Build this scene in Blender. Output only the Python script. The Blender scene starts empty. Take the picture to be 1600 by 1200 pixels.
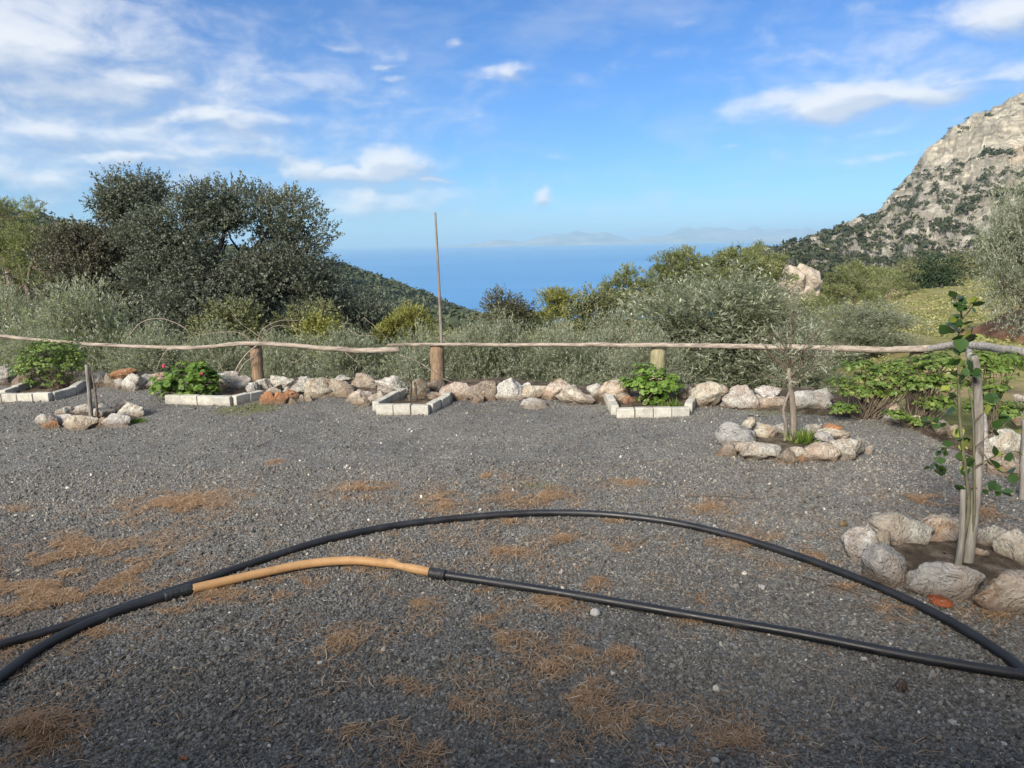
import bpy, bmesh, math, random
import numpy as np
from mathutils import Vector, Matrix, noise

random.seed(7)
rng = np.random.default_rng(11)
R = math.radians
scene = bpy.context.scene
C = scene.collection

HAZE = 9e-5

# ------------------------------------------------------------------ camera
CAM = Vector((0.0, 0.0, 1.65))
PITCH, ROLL, FPX = R(11.3), R(1.12), 1110.0
fwd = Vector((0, math.cos(PITCH), -math.sin(PITCH)))
r0 = Vector((1, 0, 0)); u0 = Vector((0, math.sin(PITCH), math.cos(PITCH)))
rgt = r0 * math.cos(ROLL) - u0 * math.sin(ROLL)
upv = u0 * math.cos(ROLL) + r0 * math.sin(ROLL)
cd = bpy.data.cameras.new('camera')
cam = bpy.data.objects.new('camera', cd); C.objects.link(cam)
cam.matrix_world = Matrix(((rgt.x, upv.x, -fwd.x, CAM.x), (rgt.y, upv.y, -fwd.y, CAM.y),
                           (rgt.z, upv.z, -fwd.z, CAM.z), (0, 0, 0, 1)))
cd.sensor_width = 36.0
cd.lens = 36.0 * FPX / 1600.0
cd.clip_start = 0.05
cd.clip_end = 120000.0
scene.camera = cam

# ------------------------------------------------------------------ light
SUN_DIR = Vector((-0.507, -0.862, 0.0)).normalized()      # towards the sun, seen from above
SUN_EL = R(30.0)
SUN = Vector((SUN_DIR.x * math.cos(SUN_EL), SUN_DIR.y * math.cos(SUN_EL), math.sin(SUN_EL)))
sl = bpy.data.lights.new('sun', 'SUN')
sl.energy = 2.9
sl.angle = R(18.0)
sl.color = (1.0, 0.92, 0.80)
so = bpy.data.objects.new('sun', sl); C.objects.link(so)
so.rotation_euler = SUN.to_track_quat('Z', 'Y').to_euler()
so.location = (-20, -20, 30)

scene.view_settings.view_transform = 'Standard'
scene.view_settings.look = 'None'
scene.view_settings.gamma = 1.0
scene.view_settings.exposure = 1.6
scene.view_settings.use_curve_mapping = False
cy = scene.cycles
cy.max_bounces = 5; cy.diffuse_bounces = 2; cy.glossy_bounces = 2; cy.transmission_bounces = 3
cy.volume_bounces = 0; cy.transparent_max_bounces = 6
cy.use_denoising = True
cy.sample_clamp_indirect = 4.0


# ------------------------------------------------------------------ node helper
class NT:
    def __init__(self, tree):
        self.t = tree
    def n(self, typ, **kw):
        nd = self.t.nodes.new(typ)
        ins = kw.pop('i', {})
        for k, v in kw.items():
            setattr(nd, k, v)
        for k, v in ins.items():
            s = nd.inputs[k]
            if isinstance(v, bpy.types.NodeSocket):
                self.t.links.new(v, s)
            else:
                s.default_value = v
        return nd
    def l(self, a, b):
        self.t.links.new(a, b)
    def m(self, op, a, b=None, c=None, clamp=False):
        nd = self.t.nodes.new('ShaderNodeMath'); nd.operation = op; nd.use_clamp = clamp
        for k, v in enumerate((a, b, c)):
            if v is None: continue
            if isinstance(v, bpy.types.NodeSocket): self.t.links.new(v, nd.inputs[k])
            else: nd.inputs[k].default_value = v
        return nd.outputs[0]
    def vm(self, op, a, b=None, c=None):
        nd = self.t.nodes.new('ShaderNodeVectorMath'); nd.operation = op
        for k, v in enumerate((a, b, c)):
            if v is None: continue
            if isinstance(v, bpy.types.NodeSocket): self.t.links.new(v, nd.inputs[k])
            else: nd.inputs[k].default_value = v
        return nd.outputs['Value'] if op in ('LENGTH', 'DOT_PRODUCT', 'DISTANCE') else nd.outputs[0]
    def mix(self, f, a, b, blend='MIX'):
        nd = self.t.nodes.new('ShaderNodeMix'); nd.data_type = 'RGBA'; nd.blend_type = blend
        for k, v in ((0, f), (6, a), (7, b)):
            if isinstance(v, bpy.types.NodeSocket): self.t.links.new(v, nd.inputs[k])
            else: nd.inputs[k].default_value = (tuple(v) + (1,))[:4] if k else v
        return nd.outputs[2]
    def ramp(self, f, stops):
        nd = self.t.nodes.new('ShaderNodeValToRGB')
        el = nd.color_ramp.elements
        while len(el) < len(stops): el.new(0.5)
        for e, (p, c) in zip(el, stops):
            e.position = p
            e.color = (c, c, c, 1) if isinstance(c, (int, float)) else (tuple(c) + (1,))[:4]
        self.t.links.new(f, nd.inputs[0])
        return nd.outputs[0]
    def noise(self, vec, scale, detail=4, rough=0.55, dist=0.0, out='Fac'):
        nd = self.n('ShaderNodeTexNoise', i={'Scale': scale, 'Detail': detail, 'Roughness': rough, 'Distortion': dist})
        if vec is not None: self.l(vec, nd.inputs['Vector'])
        return nd.outputs[out]
    def voro(self, vec, scale, out='Distance', feature='F1', rand=1.0):
        nd = self.n('ShaderNodeTexVoronoi', feature=feature, i={'Scale': scale, 'Randomness': rand})
        if vec is not None: self.l(vec, nd.inputs['Vector'])
        return nd.outputs[out]
    def bump(self, h, strength=0.4, dist=0.01, normal=None):
        nd = self.n('ShaderNodeBump', i={'Strength': strength, 'Distance': dist, 'Height': h})
        if normal is not None: self.l(normal, nd.inputs['Normal'])
        return nd.outputs[0]


def new_mat(name):
    m = bpy.data.materials.new(name); m.use_nodes = True
    m.node_tree.nodes.clear()
    t = NT(m.node_tree)
    out = t.n('ShaderNodeOutputMaterial')
    return m, t, out


def pbr(t, out, col, rough=0.85, normal=None, spec=0.3):
    b = t.n('ShaderNodeBsdfPrincipled', i={'Roughness': rough, 'Specular IOR Level': spec})
    if isinstance(col, bpy.types.NodeSocket): t.l(col, b.inputs['Base Color'])
    else: b.inputs['Base Color'].default_value = (tuple(col) + (1,))[:4]
    if normal is not None: t.l(normal, b.inputs['Normal'])
    t.l(b.outputs[0], out.inputs['Surface'])
    return b


def ray(px, py):
    return fwd + rgt * ((px - 800) / FPX) - upv * ((py - 600) / FPX)
def gnd(px, py, z=0.0):
    d = ray(px, py); return CAM + d * ((z - CAM.z) / d.z)
def atY(px, py, Y):
    d = ray(px, py); return CAM + d * (Y / d.y)
def azel(px, py):
    d = ray(px, py).normalized(); return math.atan2(d.x, d.y), math.asin(d.z)

# ------------------------------------------------------------------ sky: Nishita + procedural clouds by direction
w = bpy.data.worlds.new('World'); scene.world = w; w.use_nodes = True
w.node_tree.nodes.clear(); W = NT(w.node_tree)
sky = W.n('ShaderNodeTexSky', sky_type='NISHITA')
sky.sun_disc = False; sky.sun_elevation = SUN_EL
sky.sun_rotation = math.atan2(SUN.x, SUN.y)
sky.altitude = 100; sky.air_density = 1.0; sky.dust_density = 0.1; sky.ozone_density = 2.2
CLOUDS = [  # x, y, half width, half height, strength
    (30, 60, 270, 110, 1.1), (130, 140, 230, 55, 1.0), (232, 126, 85, 34, 1.25), (330, 183, 215, 26, 1.0), (80, 205, 190, 32, .95),
    (190, 250, 110, 14, 1.25), (350, 238, 160, 23, .9), (60, 275, 190, 34, .95), (480, 140, 70, 14, .5), (525, 70, 38, 13, .62),
    (715, 63, 24, 9, .75), (600, 102, 38, 9, .65), (615, 122, 32, 10, .75), (778, 110, 46, 14, .9), (560, 175, 80, 11, .45), (412, 70, 26, 12, .45),
    (472, 262, 64, 26, 1.35), (608, 256, 56, 32, 1.8), (550, 274, 125, 17, 1.3), (668, 284, 48, 8, 1.0), (842, 306, 20, 16, 1.3), (600, 325, 190, 50, .42), (900, 352, 300, 30, .42), (250, 320, 280, 45, .55), (1100, 330, 240, 30, .3),
    (1290, 163, 150, 27, 1.5), (1440, 143, 150, 25, 1.25), (1570, 25, 130, 45, 1.0), (1480, 85, 150, 48, .62), (1250, 68, 80, 22, .38),
    (1370, 205, 115, 16, .62), (1400, 242, 95, 11, .55), (1570, 115, 90, 26, .75), (1030, 78, 60, 16, .34), (900, 122, 85, 14, .34),
    (1140, 226, 25, 8, .45), (862, 240, 32, 8, .4), (1160, 297, 42, 10, .45), (1515, 183, 60, 11, .5), (1090, 40, 60, 14, .25), (990, 105, 40, 12, .35),
    (150, 190, 540, 210, .78), (560, 335, 330, 70, .60), (1050, 365, 480, 36, .5), (1420, 110, 340, 120, .55), (580, 315, 210, 40, .85)]
tc = W.n('ShaderNodeTexCoord')
sp = W.n('ShaderNodeSeparateXYZ', i={'Vector': W.vm('NORMALIZE', tc.outputs['Generated'])})
az = W.m('ARCTAN2', sp.outputs[0], sp.outputs[1]); el = W.m('ARCSINE', sp.outputs[2])
P = W.n('ShaderNodeCombineXYZ', i={0: az, 1: el, 2: 0.0}).outputs[0]
def n2d(scale, off, detail, rough, dist=0.0, out=0):
    nd = W.n('ShaderNodeTexNoise', noise_dimensions='2D', i={'Scale': 1.0, 'Detail': detail, 'Roughness': rough, 'Distortion': dist})
    W.l(W.vm('MULTIPLY_ADD', P, scale, off), nd.inputs['Vector']); return nd.outputs[out]
wv = W.vm('MULTIPLY_ADD', W.vm('SUBTRACT', n2d((9, 17, 1), (0, 0, 0), 4.0, .55, 0, 1), (.5, .5, .5)), (0.055, 0.032, 0), P)
acc = None; accl = None
for (x, y, rx, ry, s) in CLOUDS:
    a, e = azel(x, y)
    a2, _ = azel(x + rx * 1.1, y); _, e2 = azel(x, y - ry * 1.15)
    sx, sy = 1 / max(abs(a2 - a), .004), 1 / max(abs(e2 - e), .004)
    q = W.vm('MULTIPLY_ADD', wv, (sx, sy, 0), (-a * sx, -e * sy, 0))
    c = W.m('MULTIPLY_ADD', W.vm('LENGTH', q), -s * 0.85, s * 1.15)
    cl = W.m('MULTIPLY_ADD', W.vm('LENGTH', W.vm('ADD', q, (-.22, .55, 0))), -s * 0.85, s * 1.15)
    acc = c if acc is None else W.m('MAXIMUM', acc, c)
    accl = cl if accl is None else W.m('MAXIMUM', accl, cl)
# denser cloud added over the unseen rest of the sky, for fill light
side = W.n('ShaderNodeMapRange', i={0: W.m('ABSOLUTE', az), 1: .55, 2: 1.0, 3: 0.0, 4: 1.0}).outputs[0]
side = W.m('MAXIMUM', side, W.n('ShaderNodeMapRange', i={0: el, 1: .3, 2: .6, 3: 0.0, 4: 1.0}).outputs[0])
gen = W.m('MULTIPLY', W.n('ShaderNodeMapRange', i={0: n2d((2.2, 5.0, 1), (3.1, .7, 0), 2.0, .5), 1: .30, 2: .50, 3: 0.0, 4: 1.15}).outputs[0], side)
nz = W.m('SUBTRACT', n2d((13, 27, 1), (5, 2, 0), 7.0, .58, .25), .5)
nzl = W.m('SUBTRACT', n2d((13, 27, 1), (5 - .13, 2 + .38, 0), 4.0, .58, .25), .5)
thin = W.m('MULTIPLY', W.n('ShaderNodeMapRange', i={0: n2d((3.0, 9.0, 1), (8.2, 3.3, 0), 5.0, .62), 1: .50, 2: .80, 3: 0.0, 4: 0.42}).outputs[0], W.n('ShaderNodeMapRange', i={0: el, 1: .02, 2: .10, 3: 0.0, 4: 1.0}).outputs[0])
def dens(a_, n_): return W.n('ShaderNodeMapRange', interpolation_type='SMOOTHSTEP', i={0: W.m('MULTIPLY_ADD', n_, 1.25, W.m('MAXIMUM', a_, gen)), 1: 0.0, 2: 1.3, 3: 0.0, 4: 1.0}).outputs[0]
d0 = dens(acc, nz); d1 = dens(accl, nzl)
lit = W.m('MULTIPLY_ADD', W.m('SUBTRACT', d0, d1), 1.5, 0.40, clamp=True)
SKY_K = 0.05
ccol = W.mix(lit, [c / SKY_K for c in (0.170, 0.200, 0.250)], [c / SKY_K for c in (0.312, 0.318, 0.330)])
skc = W.vm('MULTIPLY', sky.outputs[0], (0.335, 0.575, 0.91))
above = W.n('ShaderNodeMapRange', i={0: el, 1: 0.0, 2: 0.05, 3: 0.0, 4: 0.92}).outputs[0]
fin = W.mix(W.m('MULTIPLY', W.m('MAXIMUM', d0, thin), above), skc, ccol)
bg = W.n('ShaderNodeBackground', i={'Color': fin, 'Strength': SKY_K})
wo = W.n('ShaderNodeOutputWorld'); W.l(bg.outputs[0], wo.inputs['Surface'])
w.cycles.sampling_method = 'MANUAL'; w.cycles.sample_map_resolution = 512

# ------------------------------------------------------------------ mesh helpers
def np_mesh(name, V, F, attrs=None, smooth=False):
    """V (n,3), F (m,k) uniform polygons, attrs {name: per-vertex floats}"""
    me = bpy.data.meshes.new(name)
    V = np.asarray(V, np.float32); F = np.asarray(F, np.int32)
    k = F.shape[1]
    me.vertices.add(len(V)); me.vertices.foreach_set('co', V.ravel())
    me.loops.add(F.size); me.loops.foreach_set('vertex_index', F.ravel())
    me.polygons.add(len(F)); me.polygons.foreach_set('loop_start', np.arange(0, F.size, k, dtype=np.int32))
    if smooth: me.polygons.foreach_set('use_smooth', np.ones(len(F), bool))
    me.update(calc_edges=True)
    for an, av in (attrs or {}).items():
        a = me.attributes.new(an, 'FLOAT', 'POINT'); a.data.foreach_set('value', np.asarray(av, np.float32))
    return me

def obj(name, me, mat=None, parent=None, loc=None):
    o = bpy.data.objects.new(name, me); C.objects.link(o)
    if mat is not None and not me.materials: me.materials.append(mat)
    if parent is not None: o.parent = parent
    if loc is not None: o.location = loc
    return o

def thing(name, label, cat, loc=(0, 0, 0), rz=0.0, group=None):
    o = bpy.data.objects.new(name, None); C.objects.link(o)
    o.location = loc; o.rotation_euler = (0, 0, rz); o.empty_display_size = 0.1
    return tag(o, label, cat, group)

def tag(o, label, cat, group=None):
    o['label'] = label; o['category'] = cat
    if group: o['group'] = group
    return o

def kind(o, k, label=None):
    o['kind'] = k
    if label: o['label'] = label
    return o

def dup(root, loc, rz, scale, label, group=None):
    r = root.copy(); C.objects.link(r); r.location = loc; r.rotation_euler = (0, 0, rz); r.scale = scale
    r['label'] = label
    if group: r['group'] = group
    for ch in list(root.children):
        c = ch.copy(); C.objects.link(c); c.parent = r
    return r

# value noise
def _h(ix, iy, iz, seed):
    n = (ix * 374761393 + iy * 668265263 + iz * 2147483647 + seed * 1274126177) & 0xFFFFFFFF
    n = ((n ^ (n >> 13)) * 1274126177) & 0xFFFFFFFF
    n = ((n ^ (n >> 15)) * 2246822519) & 0xFFFFFFFF
    return ((n ^ (n >> 16)) & 0xFFFF) / 65535.0
def vnoise(P, seed=0):
    P = np.asarray(P, np.float64)
    if P.shape[1] == 2: P = np.c_[P, np.zeros(len(P))]
    I = np.floor(P).astype(np.int64); f = P - I; f = f * f * (3 - 2 * f)
    x, y, z = I[:, 0], I[:, 1], I[:, 2]
    def L(a, b, t): return a + (b - a) * t
    r = L(L(L(_h(x, y, z, seed), _h(x + 1, y, z, seed), f[:, 0]), L(_h(x, y + 1, z, seed), _h(x + 1, y + 1, z, seed), f[:, 0]), f[:, 1]),
          L(L(_h(x, y, z + 1, seed), _h(x + 1, y, z + 1, seed), f[:, 0]), L(_h(x, y + 1, z + 1, seed), _h(x + 1, y + 1, z + 1, seed), f[:, 0]), f[:, 1]), f[:, 2])
    return r * 2 - 1
def fbm(P, octv=4, seed=0, gain=.5, lac=2.03):
    P = np.asarray(P, np.float64); a, s, t = 1.0, 0.0, 0.0
    for k in range(octv):
        s = s + a * vnoise(P * lac ** k, seed + k * 17); t += a; a *= gain
    return s / t
def sstep(a, b, x):
    t = np.clip((x - a) / (b - a), 0, 1); return t * t * (3 - 2 * t)

def tube_arrays(pts, rad, sides=6, jit=0.0, closed_ends=True):
    pts = np.asarray(pts, float); n = len(pts); rad = np.broadcast_to(np.asarray(rad, float), (n,))
    T = np.gradient(pts, axis=0); T /= np.linalg.norm(T, axis=1)[:, None] + 1e-9
    ref = np.array([0, 0, 1.0]) if abs(T[:, 2]).mean() < .8 else np.array([1.0, 0, 0])
    A = np.cross(T, ref); A /= np.linalg.norm(A, axis=1)[:, None] + 1e-9
    B = np.cross(A, T)
    th = np.linspace(0, 2 * np.pi, sides, endpoint=False)
    rr = rad[:, None] * (1 + (jit * rng.uniform(-1, 1, (n, sides)) if jit else 0))
    V = pts[:, None] + rr[..., None] * (np.cos(th)[None, :, None] * A[:, None] + np.sin(th)[None, :, None] * B[:, None])
    V = V.reshape(-1, 3)
    i = np.arange(n - 1)[:, None] * sides; j = np.arange(sides)[None]; j2 = (j + 1) % sides
    F = np.stack([i + j, i + j2, i + sides + j2, i + sides + j], -1).reshape(-1, 4)
    if closed_ends:
        V = np.r_[V, pts[:1], pts[-1:]]
        c0, c1 = n * sides, n * sides + 1
        js = np.arange(sides); js2 = (js + 1) % sides
        F = np.r_[F, np.stack([js2, js, np.full(sides, c0), np.full(sides, c0)], -1), np.stack([(n - 1) * sides + js, (n - 1) * sides + js2, np.full(sides, c1), np.full(sides, c1)], -1)]
    return V, F

class MB:
    """collects quads / tris (stored as quads with a repeated last index)"""
    def __init__(self): self.V, self.F, self.n, self.A = [], [], 0, []
    def add(self, V, F, a=0.5):
        V = np.asarray(V, float); F = np.asarray(F)
        self.V.append(V); self.F.append(F + self.n); self.n += len(V)
        self.A.append(np.broadcast_to(np.asarray(a, float), (len(V),)))
    def tube(self, pts, rad, sides=6, jit=0.0, a=0.5): self.add(*tube_arrays(pts, rad, sides, jit), a=a)
    def build(self, name, mat, parent=None, smooth=True, loc=None):
        V = np.concatenate(self.V); F = np.concatenate(self.F); A = np.concatenate(self.A)
        deg = F[:, 2] == F[:, 3] if F.shape[1] == 4 else np.zeros(len(F), bool)
        me = bpy.data.meshes.new(name)
        cnt = np.where(deg, 3, F.shape[1]).astype(np.int32)
        mask = np.ones(F.shape, bool); mask[deg, -1] = False
        L = F[mask].astype(np.int32)
        me.vertices.add(len(V)); me.vertices.foreach_set('co', V.astype(np.float32).ravel())
        me.loops.add(len(L)); me.loops.foreach_set('vertex_index', L)
        me.polygons.add(len(F)); st = np.r_[0, np.cumsum(cnt)[:-1]].astype(np.int32)
        me.polygons.foreach_set('loop_start', st)
        if smooth: me.polygons.foreach_set('use_smooth', np.ones(len(F), bool))
        me.update(calc_edges=True)
        at = me.attributes.new('rnd', 'FLOAT', 'POINT'); at.data.foreach_set('value', A.astype(np.float32))
        return obj(name, me, mat, parent, loc)

def curve(pts, n):
    """Catmull-Rom through pts"""
    p = np.asarray([tuple(q) for q in pts], float); p = np.r_[2 * p[:1] - p[1:2], p, 2 * p[-1:] - p[-2:-1]]
    m = len(p) - 3; out = []
    for t in np.linspace(0, m - 1e-6, n):
        i = int(t); f = t - i; a, b, c, d = p[i:i + 4]
        out.append(.5 * (2 * b + (c - a) * f + (2 * a - 5 * b + 4 * c - d) * f * f + (3 * b - a - 3 * c + d) * f ** 3))
    return np.array(out)

def grid_faces(nu, nv):
    i = np.arange(nu - 1)[:, None] * nv; j = np.arange(nv - 1)[None]
    return np.stack([i + j, i + nv + j, i + nv + j + 1, i + j + 1], -1).reshape(-1, 4)

def unit(v): return v / (np.linalg.norm(v, axis=-1, keepdims=True) + 1e-9)
def rand_dir(n): return unit(rng.normal(size=(n, 3)))

def leaf_quads(base, d, nrm, L, Wd, fold=0.12):
    """rhombic leaves: base, side, tip, side"""
    s = unit(np.cross(d, nrm)); nn = unit(np.cross(s, d))
    L = L[:, None]; Wd = Wd[:, None]
    mid = base + d * L * .48 + nn * Wd * fold
    V = np.stack([base, mid + s * Wd * .5, base + d * L, mid - s * Wd * .5], 1).reshape(-1, 3)
    F = np.arange(len(base) * 4).reshape(-1, 4)
    return V, F

# ------------------------------------------------------------------ materials of the setting
def mat_gravel():
    m, t, out = new_mat('gravel_ground')
    P = t.n('ShaderNodeTexCoord').outputs['Object']
    lit = t.n('ShaderNodeAttribute', attribute_name='litter').outputs['Fac']
    moss = t.n('ShaderNodeAttribute', attribute_name='moss').outputs['Fac']
    cell = t.n('ShaderNodeTexVoronoi', i={'Scale': 95.0, 'Randomness': 1.0}); t.l(P, cell.inputs['Vector'])
    sepc = t.n('ShaderNodeSeparateColor', i={0: cell.outputs['Color']})
    base = t.ramp(sepc.outputs[0], [(0, (.085, .085, .082)), (.45, (.135, .134, .127)), (.85, (.19, .188, .178)), (.95, (.27, .265, .25)), (1, (.42, .41, .39))])
    tint = t.mix(1.0, t.ramp(t.noise(P, 0.8, 5, .6), [(.32, (.74, .75, .78)), (.68, (1.16, 1.13, 1.05))]), t.ramp(t.noise(P, 4.5, 5, .65), [(.35, .84), (.65, 1.14)]), 'MULTIPLY')
    base = t.mix(1.0, base, tint, 'MULTIPLY')
    n = t.noise(P, 14, 6, .7); f = t.n('ShaderNodeMapRange', i={0: t.m('MULTIPLY_ADD', t.m('SUBTRACT', n, .5), 1.6, lit), 1: .35, 2: 1.1, 3: 0.0, 4: .5}).outputs[0]
    brown = t.ramp(t.noise(P, 60, 3), [(.3, (.075, .050, .032)), (.55, (.15, .095, .055)), (.75, (.24, .15, .08))])
    col = t.mix(f, base, brown)
    fm = t.n('ShaderNodeMapRange', i={0: t.m('MULTIPLY_ADD', t.m('SUBTRACT', n, .5), 1.5, moss), 1: .3, 2: .9, 3: 0.0, 4: .8}).outputs[0]
    col = t.mix(fm, col, (.12, .13, .028))
    h = t.m('MULTIPLY', cell.outputs['Distance'], -1.0)
    nb = t.bump(h, .9, .012)
    nb = t.bump(t.noise(P, 5, 5), .5, .03, nb)
    pbr(t, out, col, .8, nb, .35)
    return m
def mat_stone_bits():
    m, t, out = new_mat('gravel_chip')
    r = t.n('ShaderNodeAttribute', attribute_type='INSTANCER', attribute_name='rnd').outputs['Fac']
    col = t.ramp(r, [(0, (.042, .042, .042)), (.35, (.092, .091, .089)), (.75, (.155, .152, .144)), (.94, (.20, .196, .186)), (.992, (.31, .30, .285)), (1, (.55, .54, .51))])
    P = t.n('ShaderNodeTexCoord').outputs['Object']
    col = t.mix(1.0, col, (1.05, 1.0, .93), 'MULTIPLY')
    col = t.mix(.5, col, t.mix(1.0, col, t.ramp(t.noise(P, 3, 2), [(.3, .6), (.7, 1.5)]), 'MULTIPLY'))
    pbr(t, out, col, .75, None, .4)
    return m
def mat_soil():
    m, t, out = new_mat('soil')
    P = t.n('ShaderNodeTexCoord').outputs['Object']
    col = t.ramp(t.noise(P, 9, 7, .7), [(.32, (.040, .031, .023)), (.5, (.10, .076, .054)), (.66, (.21, .17, .13))])
    pbr(t, out, col, .95, t.bump(t.noise(P, 30, 7, .75), 1.0, .05), .2)
    return m
def mat_terrain():
    m, t, out = new_mat('hillside_ground')
    P = t.n('ShaderNodeTexCoord').outputs['Object']
    a = t.noise(P, .5, 6, .65); b = t.noise(P, 3.5, 5, .7); c = t.noise(P, .03, 4)
    green = t.mix(t.ramp(b, [(.35, 0), (.65, 1)]), (.11, .125, .035), (.24, .235, .09))
    dry = t.mix(b, (.30, .25, .13), (.20, .16, .085))
    col = t.mix(t.ramp(a, [(.42, 0), (.6, 1)]), green, dry)
    col = t.mix(t.ramp(t.noise(P, 1.7, 3), [(.62, 0), (.7, .7)]), col, (.24, .15, .095))
    pbr(t, out, col, .95, t.bump(b, .9, .12), .1)
    return m
M_gravel, M_chip, M_soil, M_terrain = mat_gravel(), mat_stone_bits(), mat_soil(), mat_terrain()

# ------------------------------------------------------------------ ground layout
BORDER = [gnd(-400, 585), gnd(-150, 594), gnd(0, 599), gnd(400, 616), gnd(800, 620), gnd(1150, 634), gnd(1290, 641), gnd(1420, 656), gnd(1500, 674), gnd(1600, 712), gnd(1700, 760), gnd(1850, 860)]
BX = np.array([p.x for p in BORDER]); BY = np.array([p.y for p in BORDER])
def border(x): return np.interp(x, BX, BY)

RIDGE = np.array([tuple(atY(-700, 260, 300)), tuple(atY(-250, 285, 330)), tuple(atY(0, 312, 360)), tuple(atY(130, 340, 390)), tuple(atY(300, 368, 430)), tuple(atY(430, 385, 460)), tuple(atY(525, 404, 500)),
                  tuple(atY(590, 428, 560)), tuple(atY(650, 456, 640)), tuple(atY(700, 482, 740)), tuple(atY(742, 499, 860)), (-20, 980, -112)])
SEA_Z = -100.0
def seg_dist(x, y, A, B):
    d = B[:2] - A[:2]; L2 = (d ** 2).sum()
    t = np.clip(((x - A[0]) * d[0] + (y - A[1]) * d[1]) / L2, 0, 1)
    return np.hypot(x - A[0] - t * d[0], y - A[1] - t * d[1]), A[2] + t * (B[2] - A[2])
def H(x, y):
    x = np.asarray(x, float); y = np.asarray(y, float)
    yb = border(np.clip(x, BX[0], BX[-1]))
    s = y - yb
    az = x / np.maximum(y, 3.0)
    right = sstep(.28, .62, az) * sstep(4, 9, y)
    step = 1.25 * (1 - right) + .35 * right
    k = .113 * (1 - right) + .047 * right
    z = -.10 - step * sstep(.55, 3.4, s) - k * np.maximum(0, y - 9.5) * sstep(0, 3, s)
    z = np.where((s < .55), -.10, z)
    n = fbm(np.c_[x.ravel() * .12, y.ravel() * .12], 4, 3).reshape(x.shape)
    z = z + n * .35 * sstep(2, 8, s)
    big = fbm(np.c_[x.ravel() * .012, y.ravel() * .012], 4, 9).reshape(x.shape)
    z = z + big * 5 * sstep(60, 200, y)
    rz = np.full(x.shape, -1e9)
    for A, B in zip(RIDGE[:-1], RIDGE[1:]):
        d, cz = seg_dist(x, y, A, B)
        rz = np.maximum(rz, cz - 6 - .42 * d + big * 7 * sstep(0, 60, d))
    z = np.where(y > 60, np.maximum(z, rz), z)
    return z
def H1(x, y): return float(H(np.array([x]), np.array([y]))[0])

def axis_pts(lo, hi, near, step0, grow):
    a = [near]; s = step0
    while a[-1] < hi: a.append(a[-1] + s); s *= grow
    b = [near]; s = step0
    while b[-1] > lo: b.append(b[-1] - s); s *= grow
    return np.array(sorted(set(b[1:] + a)))
gx = axis_pts(-900, 1500, 0.0, .5, 1.035); gy = axis_pts(-80, 1250, 9.0, .35, 1.03)
X, Y = np.meshgrid(gx, gy, indexing='ij')
Z = H(X, Y)
o = obj('hillside_ground', np_mesh('hillside_ground', np.c_[X.ravel(), Y.ravel(), Z.ravel()], grid_faces(len(gx), len(gy)), smooth=True), M_terrain); kind(o, 'structure')

# yard sheet with pine litter and moss patches
LITTER = [(280, 788, 105, 24, 1), (565, 766, 60, 16, 1), (690, 784, 48, 22, .8), (835, 776, 85, 22, .8), (60, 925, 120, 75, 1), (70, 862, 120, 26, 1), (340, 846, 55, 9, .7),
          (462, 920, 36, 20, .55), (870, 942, 48, 16, .8), (1072, 940, 58, 9, .8), (985, 872, 32, 26, .7), (880, 843, 28, 10, .6), (930, 908, 28, 20, .6), (1400, 958, 42, 18, .75),
          (862, 1042, 50, 18, .6), (912, 1090, 62, 38, .8), (1150, 1160, 100, 40, .7), (690, 1165, 70, 45, .7), (530, 1000, 62, 28, .55), (650, 944, 55, 16, .5), (760, 958, 45, 26, .45),
          (970, 1022, 45, 22, .5), (45, 1150, 62, 36, 1), (1182, 1052, 16, 10, .6), (1440, 782, 70, 12, .7), (1530, 800, 60, 20, .5), (1105, 792, 55, 16, .45), (620, 1070, 50, 20, .35),
          (1290, 870, 50, 16, .4), (430, 722, 18, 5, .5), (10, 800, 40, 10, .6), (760, 745, 40, 8, .35), (980, 755, 45, 9, .35), (1000, 1130, 60, 25, .5), (200, 900, 70, 30, .4),
          (1560, 960, 50, 40, .5), (1480, 960, 40, 12, .5), (1478, 872, 60, 22, .3), (1000, 1135, 320, 60, .34), (680, 1110, 200, 70, .30), (90, 930, 190, 90, .8), (330, 930, 160, 40, .3), (760, 1000, 260, 40, .26), (1180, 850, 200, 40, .22), (560, 880, 200, 30, .22), (785, 862, 16, 6, .5), (910, 1020, 30, 12, .5), (540, 1140, 30, 16, .4)]
MOSS = [(385, 640, 55, 9, .9), (410, 632, 22, 8, 1), (560, 640, 60, 6, .25), (1240, 640, 70, 9, .5), (840, 758, 40, 8, .6), (215, 660, 24, 6, .5), (1050, 655, 90, 8, .35), (750, 642, 60, 6, .4)]
def patch_field(x, y, table):
    v = np.zeros(x.shape)
    for (px, py, rx, ry, s) in table:
        c = gnd(px, py); e = gnd(px + rx, py); f_ = gnd(px, py - ry)
        q = np.sqrt(((x - c.x) / max(e.x - c.x, .03)) ** 2 + ((y - c.y) / max(f_.y - c.y, .03)) ** 2)
        v = np.maximum(v, s * np.clip(1.25 - .75 * q ** 1.6, 0, 1))
    return v
def yard_z(x, y): return (.011 * fbm(np.c_[np.ravel(x) * 1.3, np.ravel(y) * 1.3], 3, 21) + .006 * fbm(np.c_[np.ravel(x) * 6, np.ravel(y) * 6], 2, 27)).reshape(np.shape(x))
ax = np.arange(-11.5, 7.0, .07); tt = np.linspace(0, 1, 190)
X, T = np.meshgrid(ax, tt, indexing='ij')
edge = border(ax)[:, None] + .28 + .12 * fbm(np.c_[ax * 2.2, ax * 0], 3, 5)[:, None]
Y = -6 + (edge + 6) * (1 - (1 - T) ** 1.0)
Yn = .9 + (edge - .9) * np.clip((T - .06) / .94, 0, 1); Y = np.where(T < .06, -6 + 6.9 * T / .06, Yn)
Zy = yard_z(X, Y)
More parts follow.
